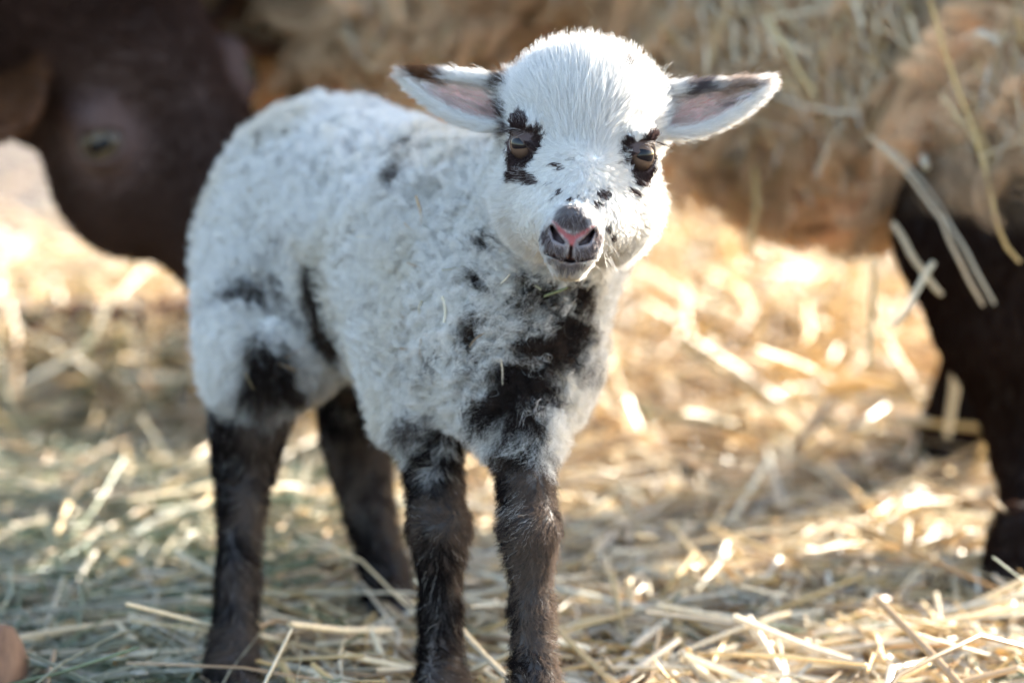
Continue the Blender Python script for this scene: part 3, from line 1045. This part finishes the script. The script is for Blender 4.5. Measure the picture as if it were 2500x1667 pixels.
def ewe_head(q):
    qa = q.copy(); qa[:, 0] = np.abs(qa[:, 0])
    d = ell(q, (0, -0.045, 0.045), (0.062, 0.075, 0.058))
    d = smin(d, ell(q, (0, 0.0, 0.03), (0.050, 0.045, 0.045)), 0.03)
    d = smin(d, chain(q, [((0, 0.0, 0.0), 0.050), ((0, 0.040, -0.085), 0.042), ((0, 0.058, -0.155), 0.032)], 0.02), 0.025)
    d = smin(d, ell(qa, (0.032, -0.018, -0.034), (0.034, 0.046, 0.050)), 0.025)
    d = smin(d, cone(q, (0, -0.012, -0.068), (0, 0.045, -0.155), 0.028, 0.020), 0.02)
    d = smin(d, ell(qa, (0.054, 0.016, 0.014), (0.014, 0.018, 0.009)), 0.012)
    d = smin(d, np.linalg.norm(qa - EEYE[1], axis=1) - 0.0185, 0.010)
    r = qa - EEYE[1]
    o = nrm(np.array([0.72, 0.69, 0.0])); al = np.array([0.65, -0.7, 0.12]); al = nrm(al - o * (al @ o)); up = np.cross(al, o); up = up if up[2] > 0 else -up
    op = np.sqrt(((r @ al) / 0.0135) ** 2 + ((r @ up) / 0.0085) ** 2) - 1
    op = np.maximum(op * 0.0085, -(r @ o))
    d = smax(d, -op, 0.003)
    ns = cone(qa, (0.007, 0.085, -0.157), (0.016, 0.078, -0.145), 0.003, 0.0035)
    d = smax(d, -ns, 0.003)
    mo = cone(qa, (0.0, 0.070, -0.170), (0.026, 0.05, -0.155), 0.002, 0.002)
    d = smax(d, -mo, 0.003)
    d = smin(d, ell(q, (-0.035, -0.065, 0.090), (0.100, 0.070, 0.055)), 0.03)       # wool on the poll
    for s in (-1, 1):
        d = smin(d, eear_d(q, s), 0.012)
    return d


E_SH = np.array([-0.13, 2.16, 0.50]); E_RU = np.array([0.46, 1.93, 0.53])
ELEG = {
    'near_hind': [(np.array([0.45, 1.86, 0.38]), 0.105), (at(2430, 560, 1.745), 0.064), (at(2480, 760, 1.75), 0.054), (at(2540, 1010, 1.76), 0.036), (at(2548, 1110, 1.755), 0.031), (at(2535, 1280, 1.72), 0.0205), (at(2520, 1410, 1.70), 0.023), (at(2500, 1465, 1.67), 0.022)],
    'far_hind': [(np.array([0.44, 2.06, 0.36]), 0.09), (at(2480, 640, 2.03), 0.055), (at(2440, 850, 2.05), 0.040), (at(2395, 980, 2.06), 0.036), (at(2355, 1075, 2.06), 0.034), (at(2340, 1110, 2.05), 0.032)],
    'near_fore': [(np.array([-0.10, 2.03, 0.36]), 0.085), (np.array([-0.09, 2.04, 0.24]), 0.045), (np.array([-0.085, 2.03, 0.16]), 0.026), (np.array([-0.085, 2.035, 0.07]), 0.021), (np.array([-0.085, 2.02, 0.03]), 0.024)],
    'far_fore': [(np.array([-0.17, 2.24, 0.36]), 0.085), (np.array([-0.175, 2.25, 0.24]), 0.045), (np.array([-0.178, 2.24, 0.16]), 0.026), (np.array([-0.178, 2.24, 0.07]), 0.021), (np.array([-0.178, 2.22, 0.03]), 0.024)],
}


def ewe_sdf(p):
    p = np.asarray(p, float)
    d = chain(p, [(E_SH, 0.135), ((E_SH + E_RU) / 2 + np.array([0, 0, -0.02]), 0.150), (E_RU, 0.140)], 0.06)
    d = smin(d, ell(p, (0.25, 1.94, 0.335), (0.15, 0.11, 0.105)), 0.06)            # belly and udder
    d = smin(d, chain(p, [(E_SH + np.array([-0.02, 0, 0.03]), 0.105), (np.array([-0.25, 2.06, 0.47]), 0.080), (ew(0, -0.06, 0.04), 0.062)], 0.04), 0.06)
    for k_, pts in ELEG.items():
        d = smin(d, chain(p, pts, 0.012), 0.035)
        f = pts[-1][0]
        d = smin(d, cone(p, (f[0], f[1], 0.045), (f[0] - 0.008, f[1] - 0.012, 0.020), 0.022, 0.021), 0.010)
    tb = E_RU + np.array([0.13, -0.02, 0.05])
    d = smin(d, chain(p, [(tb, 0.02), (tb + np.array([0.04, -0.01, -0.07]), 0.016), (tb + np.array([0.03, -0.01, -0.17]), 0.010)], 0.01), 0.02)
    near = np.linalg.norm(p - EH0, axis=1) < 0.30
    if BLOCK_R is not None and near.any():
        near[:] = True
    if near.any():
        d[near] = smin(d[near], ewe_head((p[near] - EH0) @ EM / ES) * ES, 0.02)
    return d


ewe = empty('ewe', (0.16, 2.05, 0.0))
tag(ewe, 'dark brown ewe with a shaggy straw-filled fleece, head lowered behind the white lamb', 'sheep')
EV, EQ, EN = surface(ewe_sdf, (axis(-0.56, 0.72, 0.0048), axis(1.52, 2.42, 0.0048), axis(-0.02, 0.74, 0.0048)), 0.0048)
EV[:, 2] = np.maximum(EV[:, 2], 0)
ewe_bvh = BVHTree.FromPolygons([tuple(v) for v in EV], [tuple(q) for q in EQ])


def ewe_parts(p):
    q = (p - EH0) @ EM / ES
    ear = np.minimum(eear_d(q, -1), eear_d(q, 1)) < 0.004
    hd = sstep(0.03, 0.008, ewe_head(q)) * (np.linalg.norm(q - np.array([0, 0.0, 0.0]), axis=1) < 0.23)
    leg = np.zeros(len(p))
    for k_, pts in ELEG.items():
        zt = 0.27 if 'hind' in k_ else 0.25
        leg = np.maximum(leg, (chain(p, pts, 0.012) < 0.03) * sstep(zt + 0.03, zt - 0.03, p[:, 2] + (vnoise(p, 0.03, 3) - 0.5) * 0.05))
    leg = np.maximum(leg, sstep(0.205, 0.185, p[:, 2]) * (np.linalg.norm(q, axis=1) > 0.25))
    return q, hd, ear, leg


EDARK = np.array([0.066, 0.0365, 0.0270])


def ewe_colour(p, skin=False):
    q, hd, ear, leg = ewe_parts(p)
    n1 = fnoise(p, 0.06, 2); n2 = fnoise(p, 0.02, 7)
    fle = np.array([0.70, 0.49, 0.30]) * (0.60 + 0.7 * n1)[:, None] * (0.55 + 0.9 * vnoise(p, 0.024, 13))[:, None]
    pale = sstep(0.45, 0.75, n2)[:, None]
    fle = fle * (1 - pale * 0.6) + np.array([0.80, 0.64, 0.43]) * pale * 0.6
    col = fle
    m = np.maximum(hd, leg)[:, None]
    hc = np.tile(EDARK, (len(p), 1)) * (0.7 + 0.9 * fnoise(p, 0.05, 5))[:, None]
    hc = hc * (1 - 0.74 * (leg > hd))[:, None]                   # the legs are nearly black
    # russet cheeks, paler rings round the eyes
    for s in (-1, 1):
        e = np.linalg.norm(q - EEYE[s], axis=1)
        ring = (sstep(0.040, 0.020, e) * 0.8)[:, None]
        hc = hc * (1 - ring) + np.array([0.165, 0.098, 0.082]) * ring
    col = col * (1 - m) + hc * m
    if ear.any():
        c = np.tile(np.array([0.13, 0.060, 0.030]), (ear.sum(), 1)) * (0.6 + 0.9 * fnoise(p[ear], 0.02, 4))[:, None]
        col[ear] = c
    return col, q, hd, ear, leg


ecol = ewe_colour(EV)[0]
_m = np.maximum(ewe_parts(EV)[1], ewe_parts(EV)[3])[:, None]
ecol = ecol * (1 - 0.4 * _m)
mesh_from('body', EV, EQ, M_hide, ewe, ecol)
M_eeye = eye_mat('ewe_eye', 0.0165, (0.13, 0.09, 0.045), (0.05, 0.034, 0.02), 0.0080, 0.0045, 0.0125, 0.9)
for s in (-1, 1):
    place_eye(ewe, EH0 + EM @ EEYE[s] * ES, EM @ np.array([s * 0.70, 0.71, 0.0]), EM @ np.array([0, 0, 1.0]), 0.0165 * ES, M_eeye)

if not DRAFT:
    hv = ewe_parts(EV)
    short = np.maximum(hv[1], hv[3]) > 0.5
    dens_s = short[EQ[:, 0]].astype(float)
    eyeE = np.minimum(np.linalg.norm(hv[0] - EEYE[1], axis=1), np.linalg.norm(hv[0] - EEYE[-1], axis=1))
    dens_s *= sstep(0.019, 0.028, eyeE)[EQ[:, 0]]
    root, nor = scatter(EV, EQ, EN, 140000, dens=dens_s * (EV[EQ[:, 0], 2] > 0.03))
    col, q, hd, ear, leg = ewe_colour(root)
    rel = q - np.array([0, 0.05, 0.0]); rel[:, 1] -= 0.5 * np.linalg.norm(rel, axis=1)
    flow = tangent(rel, nor @ EM) @ EM.T
    lm = leg > hd
    flow[lm] = tangent(np.tile(np.array([0.1, 0.1, -1.0]), (lm.sum(), 1)), nor[lm])
    poll = sstep(0.03, 0.07, q[:, 2]) * (hd > 0.3) * (~ear)
    L = (0.010 + 0.022 * poll) * (0.35 + 0.65 * sstep(0.022, 0.05, np.minimum(np.linalg.norm(q - EEYE[1], axis=1), np.linalg.norm(q - EEYE[-1], axis=1))))
    P = strands(root, nor, flow, L * rng.uniform(0.6, 1.2, len(root)), k=5, stand=0.35 + 0.2 * poll, bend=0.6, clump=0.5, csize=0.008, rough=0.15, curl=0.004 * poll, freq=1.2)
    col *= rng.uniform(0.7, 1.25, (len(root), 1))
    hair('short_hair', P, np.full(len(P), 0.00032), col, M_fur, ewe)

    root, nor = scatter(EV, EQ, EN, 120000, dens=(~short)[EQ[:, 0]] * (EN[EQ[:, 0], 1] < 0.55))
    col, q, hd, ear, leg = ewe_colour(root)
    flow = tangent(np.tile(np.array([0.25, -0.15, -0.8]), (len(root), 1)) + (np.stack([vnoise(root, 0.07, s) for s in (41, 42, 43)], 1) - 0.5) * 2.2, nor)
    L = (0.060 + 0.035 * fnoise(root, 0.05, 9)) * rng.uniform(0.6, 1.15, len(root))
    P = strands(root, nor, flow, L, k=9, stand=0.50, bend=0.8, clump=0.88, csize=0.026, cpow=0.6, rough=0.2, curl=0.012, freq=1.1, wave=0.003)
    col *= rng.uniform(0.7, 1.3, (len(root), 1))
    hair('fleece', P, np.full(len(P), 0.00032), col, M_fur, ewe)
# ------------------------------------------------------------------ ground, straw and small things
def ground_z(x, y):
    p = np.stack([x, y, np.zeros_like(x)], -1)
    z = (fnoise(p, 0.35, 51) - 0.5) * 0.03
    z = z * sstep(1.0, 2.2, y)
    mound = 0.034 * np.exp(-((y - 2.75) / 0.33) ** 2) * sstep(0.05, -0.25, x)
    mound2 = 0.10 * sstep(3.3, 5.5, y)
    mound3 = 0.05 * np.exp(-((y - 2.8) / 0.4) ** 2) * sstep(0.1, 0.35, x)
    hollow = -0.035 * np.exp(-((y - 2.14) / 0.16) ** 2) * sstep(-0.10, -0.25, x)
    return z + mound + mound2 + mound3 + hollow - 0.012


gx = np.concatenate([np.linspace(-60, -3, 12)[:-1], np.linspace(-3, 3, 61), np.linspace(3, 60, 12)[1:]])
gy = np.concatenate([np.linspace(-30, 0.2, 8)[:-1], np.linspace(0.2, 7, 86), np.linspace(7, 120, 14)[1:]])
GX, GY = np.meshgrid(gx, gy, indexing='ij')
gv = np.stack([GX, GY, ground_z(GX, GY) - 0.008], -1).reshape(-1, 3)
ii = np.arange(len(gx) * len(gy)).reshape(len(gx), len(gy))
gq = np.stack([ii[:-1, :-1], ii[1:, :-1], ii[1:, 1:], ii[:-1, 1:]], -1).reshape(-1, 4)
m, nt, b = new_mat('trodden_ground')
tc = nt.nodes.new('ShaderNodeTexCoord')
n1 = nt.nodes.new('ShaderNodeTexNoise'); n1.inputs['Scale'].default_value = 40; n1.inputs['Detail'].default_value = 8
nt.links.new(tc.outputs['Object'], n1.inputs['Vector'])
cr = nt.nodes.new('ShaderNodeValToRGB')
cr.color_ramp.elements[0].position = 0.35; cr.color_ramp.elements[0].color = (0.035, 0.024, 0.016, 1)
cr.color_ramp.elements[1].position = 0.7; cr.color_ramp.elements[1].color = (0.12, 0.078, 0.048, 1)
nt.links.new(n1.outputs[0], cr.inputs[0]); nt.links.new(cr.outputs[0], b.inputs['Base Color'])
b.inputs['Roughness'].default_value = 0.9
bp = nt.nodes.new('ShaderNodeBump'); bp.inputs['Distance'].default_value = 0.02
nt.links.new(n1.outputs[0], bp.inputs['Height']); nt.links.new(bp.outputs[0], b.inputs['Normal'])
g = mesh_from('ground', gv, gq, m)
g['kind'] = 'structure'


def straw_mat(name, rough=0.34, trans=0.28):
    m = bpy.data.materials.new(name); m.use_nodes = True
    nt = m.node_tree; b = nt.nodes['Principled BSDF']; out = nt.nodes['Material Output']
    at_ = nt.nodes.new('ShaderNodeAttribute'); at_.attribute_name = 'col'
    tc = nt.nodes.new('ShaderNodeTexCoord')
    nz = nt.nodes.new('ShaderNodeTexNoise'); nz.inputs['Scale'].default_value = 260; nz.inputs['Detail'].default_value = 3
    nt.links.new(tc.outputs['Object'], nz.inputs['Vector'])
    mr = nt.nodes.new('ShaderNodeMapRange'); mr.inputs[3].default_value = 0.7; mr.inputs[4].default_value = 1.2
    nt.links.new(nz.outputs[0], mr.inputs[0])
    sc = nt.nodes.new('ShaderNodeVectorMath'); sc.operation = 'SCALE'
    nt.links.new(at_.outputs['Color'], sc.inputs[0]); nt.links.new(mr.outputs[0], sc.inputs['Scale'])
    nt.links.new(sc.outputs[0], b.inputs['Base Color'])
    b.inputs['Roughness'].default_value = rough
    b.inputs['Specular IOR Level'].default_value = 0.4
    tr = nt.nodes.new('ShaderNodeBsdfTranslucent'); nt.links.new(sc.outputs[0], tr.inputs[0])
    mx = nt.nodes.new('ShaderNodeMixShader'); mx.inputs[0].default_value = trans
    nt.links.new(b.outputs[0], mx.inputs[1]); nt.links.new(tr.outputs[0], mx.inputs[2]); nt.links.new(mx.outputs[0], out.inputs[0])
    return m


M_straw = straw_mat('straw')


def stalks(P, w, flat, cols, sides=5):
    """P (n,k,3) centre lines, w (n,) half widths, flat (n,) thickness ratio -> mesh arrays"""
    n, k = P.shape[:2]
    T = np.empty_like(P)
    T[:, 1:-1] = P[:, 2:] - P[:, :-2]; T[:, 0] = P[:, 1] - P[:, 0]; T[:, -1] = P[:, -1] - P[:, -2]
    T = nrm(T)
    ref = nrm(rng.normal(0, 1, (n, 3)))
    S = nrm(np.cross(T, ref[:, None, :])); U = np.cross(T, S)
    ang = np.arange(sides) * 2 * math.pi / sides
    tp = np.ones(k); tp[-1] = 0.8; tp[0] = 0.9
    ring = P[:, :, None, :] + (w[:, None] * tp[None])[:, :, None, None] * (np.cos(ang)[None, None, :, None] * S[:, :, None, :] + (np.sin(ang)[None, None, :, None] * flat[:, None, None, None]) * U[:, :, None, :])
    V = ring.reshape(-1, 3)
    base = (np.arange(n) * k * sides)[:, None, None]
    j = np.arange(k - 1)[None, :, None] * sides
    s = np.arange(sides)[None, None, :]
    s2 = (s + 1) % sides
    Q = np.stack([base + j + s, base + j + s2, base + j + sides + s2, base + j + sides + s], -1).reshape(-1, 4)
    return V, Q, np.repeat(cols, k * sides, axis=0)


PAL = np.array([[0.78, 0.66, 0.46], [0.70, 0.53, 0.29], [0.64, 0.45, 0.20], [0.52, 0.37, 0.22], [0.64, 0.55, 0.42], [0.82, 0.76, 0.61], [0.38, 0.25, 0.14]])
PALW = np.array([0.24, 0.19, 0.13, 0.14, 0.13, 0.11, 0.06])
HAY = np.array([[0.20, 0.22, 0.12], [0.30, 0.29, 0.19], [0.40, 0.36, 0.26], [0.15, 0.19, 0.11], [0.46, 0.40, 0.27]])


def bent(centre, dirv, length, k=4, sag=0.12):
    n = len(centre)
    side = nrm(np.cross(dirv, rng.normal(0, 1, (n, 3))))
    t = np.linspace(-0.5, 0.5, k)
    b = rng.normal(0, sag, n) * length
    P = centre[:, None] + dirv[:, None] * (t[None, :, None] * length[:, None, None]) + side[:, None] * ((0.25 - t ** 2)[None, :, None] * b[:, None, None] * 2)
    kink = rng.random(n) < 0.3                                 # some are broken over
    P[kink, -1] += nrm(rng.normal(0, 1, (kink.sum(), 3))) * (length[kink] * 0.16)[:, None]
    return P


def straw_bed(n, xr, yr, up, lr, wr, tilt, hayness):
    y = yr[0] + (yr[1] - yr[0]) * rng.random(n) ** 1.0
    half = 0.24 * y + 0.12
    x = rng.uniform(-1, 1, n) * half
    if xr: x = rng.uniform(xr[0], xr[1], n)
    L = rng.uniform(*lr, n) * rng.choice([0.5, 1, 1.5], n, p=[0.35, 0.45, 0.2])
    az = rng.uniform(0, 2 * math.pi, n)
    el = rng.normal(0, tilt, n) * np.where((x < -0.2) & (y > 2.3), 0.5, 1.0)
    d = np.stack([np.cos(az) * np.cos(el), np.sin(az) * np.cos(el), np.sin(el)], 1)
    z = ground_z(x, y) + rng.random(n) ** 1.5 * up + np.abs(np.sin(el)) * L * 0.35
    c = np.stack([x, y, z], 1)
    hol = (x < -0.16) & (np.abs(y - 2.14) < 0.17) & (rng.random(n) < 0.6)
    c[hol, 2] -= 0.08                                          # few stalks lie in the hollow before the plank
    P = bent(c, d, L)
    hol |= (x < -0.12 * y) & (y > 3.0) & (rng.random(n) < 0.94)      # trodden bare further back
    P = P[~hol]; L = L[~hol]; x = x[~hol]; y = y[~hol]; n = len(P)
    fl = ground_z(P[..., 0], P[..., 1]) + 0.002
    P[..., 2] = np.maximum(P[..., 2], fl)
    w = rng.uniform(*wr, n)
    flat = rng.choice([0.9, 0.35, 0.2], n, p=[0.5, 0.3, 0.2])
    col = PAL[rng.choice(len(PAL), n, p=PALW)] * rng.uniform(0.75, 1.15, (n, 1))
    hy = hayness(x, y) > rng.random(n)
    col[hy] = HAY[rng.integers(0, len(HAY), hy.sum())] * rng.uniform(0.8, 1.2, (hy.sum(), 1))
    w = np.where(hy, w * 0.55, w)
    return P, w, flat, col


def hayness(x, y):
    p = np.stack([x, y, np.zeros_like(x)], -1)
    return np.clip(sstep(-0.02, -0.22, x + (fnoise(p, 0.2, 61) - 0.5) * 0.3) * sstep(2.6, 1.9, y), 0.06, 0.85)


K = 1 if not DRAFT else 0.25
beds = [straw_bed(int(22000 * K), None, (1.15, 2.3), 0.030, (0.04, 0.15), (0.0009, 0.0027), 0.13, hayness),
        straw_bed(int(6000 * K), None, (2.3, 3.8), 0.045, (0.07, 0.20), (0.0016, 0.0032), 0.28, hayness),
        straw_bed(int(3200 * K), None, (3.8, 8.5), 0.06, (0.10, 0.30), (0.0022, 0.0042), 0.3, hayness),
        straw_bed(int(1300 * K), None, (2.0, 3.4), 0.060, (0.06, 0.14), (0.0014, 0.0028), 0.6, hayness),
        straw_bed(int(1100 * K), (-0.80, -0.10), (2.20, 2.44), 0.075, (0.06, 0.14), (0.0014, 0.0032), 0.95, hayness),
        straw_bed(int(700 * K), (-0.05, 0.80), (1.9, 3.4), 0.085, (0.06, 0.15), (0.0026, 0.0046), 0.55, hayness),
        straw_bed(int(9000 * K), None, (1.15, 2.2), 0.036, (0.010, 0.030), (0.0004, 0.0011), 0.35, hayness),
        straw_bed(int(260 * K), (-0.9, -0.05), (2.4, 3.0), 0.04, (0.06, 0.13), (0.0028, 0.0048), 0.25, hayness)]
P = np.concatenate([b_[0] for b_ in beds])
V, Q, cc = stalks(P, np.concatenate([b_[1] for b_ in beds]), np.concatenate([b_[2] for b_ in beds]), np.concatenate([b_[3] for b_ in beds]))
straw = mesh_from('straw_bedding', V, Q, M_straw, None, cc)
tag(straw, 'golden straw and greenish hay scattered thickly over the ground', 'straw', kind='stuff')
# ------------------------------------------------------------------ straws caught in the fleece
def single_stalk(pts, w, col, label, flat=0.85, group='straws caught in the fleece'):
    pts = np.array(pts, float)
    k = 9
    tt = np.linspace(0, len(pts) - 1, k)
    Pc = np.stack([np.interp(tt, np.arange(len(pts)), pts[:, a]) for a in range(3)], 1)
    Pc[1:-1] = 0.25 * Pc[:-2] + 0.5 * Pc[1:-1] + 0.25 * Pc[2:]
    Pc[1:-1] += rng.normal(0, 0.0007, (k - 2, 3))               # small kinks
    c0 = Pc.mean(0)
    V, Q, cc = stalks((Pc - c0)[None], np.array([w]), np.array([flat]), np.array([col]), sides=7)
    o = mesh_from('straw_stalk', V, Q, M_straw, None, cc)
    o.location = c0
    return tag(o, label, 'straw', group)


def on_fleece(px, py, lift=0.045):
    c = hit(px, py, ewe_bvh)
    if c is None:
        return at(px, py, 1.78)
    return c - VF * lift


STALKS = [
    ([(2120, 330), (2230, 430), (2300, 540), (2345, 640), (2400, 745)], .035, .0015, (0.62, 0.50, 0.34), 'thickest pale stalk slanting down from the fleece across the dark hind leg'),
    ([(2150, 350), (2260, 440), (2330, 560), (2380, 660), (2428, 742)], .03, .0011, (0.56, 0.50, 0.38), 'thinner pale stalk lying just right of the thick one on the hind leg'),
    ([(2270, 0), (2330, 190), (2385, 330), (2415, 470), (2440, 590), (2490, 640)], .04, .0015, (0.62, 0.43, 0.17), 'long golden stalk running down the fleece near the right edge of the picture'),
    ([(2225, 40), (2245, 140), (2280, 200), (2300, 270)], .06, .0028, (0.62, 0.50, 0.33), 'bent tan stalk hanging high in the fleece above the pale kinked one'),
    ([(2235, 245), (2262, 305), (2245, 350), (2262, 410)], .062, .0030, (0.78, 0.70, 0.52), 'short kinked pale straw glinting in the fleece'),
    ([(1870, 40), (1940, 150), (1990, 235)], .05, .0026, (0.55, 0.43, 0.23), 'straight tan stalk in the fleece above the tip of the right ear'),
    ([(2390, 80), (2442, 112)], .055, .0034, (0.80, 0.74, 0.60), 'short bright straw end near the top right of the fleece'),
    ([(2136, 640), (2128, 760), (2120, 900)], .05, .0022, (0.72, 0.60, 0.34), 'broad yellow stalk hanging straight down below the belly'),
    ([(2280, 640), (2235, 720), (2180, 800)], .04, .0020, (0.74, 0.66, 0.48), 'broad pale blade leaning away from the dark hind leg under the belly'),
    ([(2180, 545), (2235, 640), (2300, 720)], .05, .0022, (0.60, 0.46, 0.28), 'thin stalk crossing the top edge of the dark hind leg'),
    ([(1840, 360), (1848, 500), (1830, 620)], .02, .0020, (0.58, 0.40, 0.16), 'golden stalk hanging from the belly beside the lamb cheek'),
]
for pix, lift, w, col, lab in STALKS:
    d0 = np.array([(on_fleece(x, y, lift) - CAM) @ VF for x, y in pix])
    dep = np.linspace(d0[0], min(d0[0], np.median(d0)), len(pix)) if 'hanging' in lab or 'blade' in lab else np.minimum(d0, np.median(d0) + 0.02)
    single_stalk([at(x, y, d) for (x, y), d in zip(pix, dep)], w, col, lab)

# loose bits tangled in the fleece
nb = 700
bits_c = []; bits_d = []
while len(bits_c) < nb:
    px = rng.uniform(1550, 2560) if rng.random() < 0.8 else rng.uniform(850, 1600)
    py = rng.uniform(-60, 640)
    c = hit(px, py, ewe_bvh)
    if c is None or c[2] < 0.22 or max(ewe_parts(c[None])[3][0], ewe_parts(c[None])[1][0]) > 0.1:
        continue
    bits_c.append(c - VF * rng.uniform(0.02, 0.045))
    bits_d.append(nrm(VR * rng.normal(0.25, 0.5) - VU * rng.normal(0.8, 0.5) + VF * rng.normal(0, 0.25)))
bits_c = np.array(bits_c); bits_d = np.array(bits_d)
Lb = rng.uniform(0.015, 0.075, nb)
Pb = bent(bits_c, bits_d, Lb, k=5, sag=0.15)
V, Q, cc = stalks(Pb, rng.uniform(0.0004, 0.0013, nb), rng.choice([0.9, 0.4], nb), PAL[rng.choice(len(PAL), nb, p=PALW)] * rng.uniform(0.7, 1.1, (nb, 1)))
o = mesh_from('straw_bits', V, Q, M_straw, None, cc)
tag(o, 'loose bits of straw and hay tangled all over the ewe fleece', 'straw', kind='stuff')

# crumbs of hay stuck in the lamb's wool
nc = 46
cr_c = []
while len(cr_c) < nc:
    px, py = rng.uniform(480, 1450), rng.uniform(210, 1000)
    c = hit(px, py)
    if c is None or np.linalg.norm(c - H0) < 0.085 or c[2] < 0.17:
        continue
    cr_c.append(c - VF * 0.012 + np.array([0, 0, 0.004]))
cr_c = np.array(cr_c)
Pc_ = bent(cr_c, nrm(rng.normal(0, 1, (nc, 3)) * np.array([1, 0.4, 1])), rng.uniform(0.004, 0.016, nc), k=4)
V, Q, cc = stalks(Pc_, rng.uniform(0.0004, 0.0010, nc), rng.choice([0.9, 0.3], nc), np.concatenate([HAY, PAL])[rng.integers(0, 12, nc)])
o = mesh_from('hay_crumbs', V, Q, M_straw, None, cc)
tag(o, 'tiny crumbs of hay stuck in the white wool of the lamb', 'hay', kind='stuff')

# ------------------------------------------------------------------ board that holds the heap back, and a log
def wood_mat(name, c0, c1, scale):
    m, nt, b = new_mat(name)
    tc = nt.nodes.new('ShaderNodeTexCoord')
    mp = nt.nodes.new('ShaderNodeMapping'); mp.inputs['Scale'].default_value = scale
    nz = nt.nodes.new('ShaderNodeTexNoise'); nz.inputs['Scale'].default_value = 6; nz.inputs['Detail'].default_value = 8
    cr = nt.nodes.new('ShaderNodeValToRGB')
    cr.color_ramp.elements[0].position = 0.3; cr.color_ramp.elements[0].color = (*c0, 1)
    cr.color_ramp.elements[1].position = 0.72; cr.color_ramp.elements[1].color = (*c1, 1)
    nt.links.new(tc.outputs['Object'], mp.inputs[0]); nt.links.new(mp.outputs[0], nz.inputs['Vector'])
    nt.links.new(nz.outputs[0], cr.inputs[0]); nt.links.new(cr.outputs[0], b.inputs['Base Color'])
    b.inputs['Roughness'].default_value = 0.85
    bp = nt.nodes.new('ShaderNodeBump'); bp.inputs['Strength'].default_value = 0.6; bp.inputs['Distance'].default_value = 0.003
    nt.links.new(nz.outputs[0], bp.inputs['Height']); nt.links.new(bp.outputs[0], b.inputs['Normal'])
    return m


def grid_tube(fn, nu, nv):
    """fn(u, v) -> point, v around; closed with end caps"""
    V = np.array([fn(i / (nu - 1), j / nv) for i in range(nu) for j in range(nv)])
    Q = [(i * nv + j, i * nv + (j + 1) % nv, (i + 1) * nv + (j + 1) % nv, (i + 1) * nv + j) for i in range(nu - 1) for j in range(nv)]
    V = np.concatenate([V, [V[:nv].mean(0), V[-nv:].mean(0)]])
    a, b_ = len(V) - 2, len(V) - 1
    T = [(a, (j + 1) % nv, j) for j in range(nv)] + [(b_, (nu - 1) * nv + j, (nu - 1) * nv + (j + 1) % nv) for j in range(nv)]
    return V, [np.array(Q), np.array(T)]


def board_fn(u, v):
    x = -0.95 + 0.80 * u
    a = v * 2 * math.pi
    ca, sa = math.cos(a), math.sin(a)
    sq = lambda c, p: math.copysign(abs(c) ** p, c)
    wob = 0.004 * math.sin(u * 9) + 0.002 * math.sin(u * 31)
    return np.array([x, sq(ca, 0.35) * 0.014 + 0.03 * u, sq(sa, 0.35) * (0.044 + wob) + 0.037])


V, F = grid_tube(board_fn, 40, 20)
bd = mesh_from('plank', V, F, wood_mat('old_plank', (0.055, 0.022, 0.012), (0.17, 0.075, 0.04), (1.2, 14, 14)))
bd.location = (0, 2.36, 0)
tag(bd, 'reddish brown wooden plank half buried in the straw below the ewe chin', 'plank')


def log_fn(u, v):
    a = v * 2 * math.pi
    r = 0.042 * (1 + 0.06 * math.sin(3 * a + 5 * u) + 0.04 * math.sin(7 * a)) * (0.9 + 0.2 * math.sin(u * 4 + 1))
    if u < 0.04: r *= 0.92
    return np.array([-0.34 * u, 0.10 * u + 0.006 * math.sin(u * 8), 0]) + r * np.array([0.28 * math.cos(a) * 0.8, 0.95 * math.cos(a), math.sin(a)])


V, F = grid_tube(log_fn, 30, 26)
lg = mesh_from('log', V, F, wood_mat('smooth_log', (0.13, 0.07, 0.045), (0.30, 0.175, 0.115), (2, 10, 10)))
lc = at(20, 1690, 1.42)
lg.location = (lc[0] - 0.004, lc[1] - 0.01, 0.018)
tag(lg, 'smooth brown log end poking into the bottom left corner', 'log')
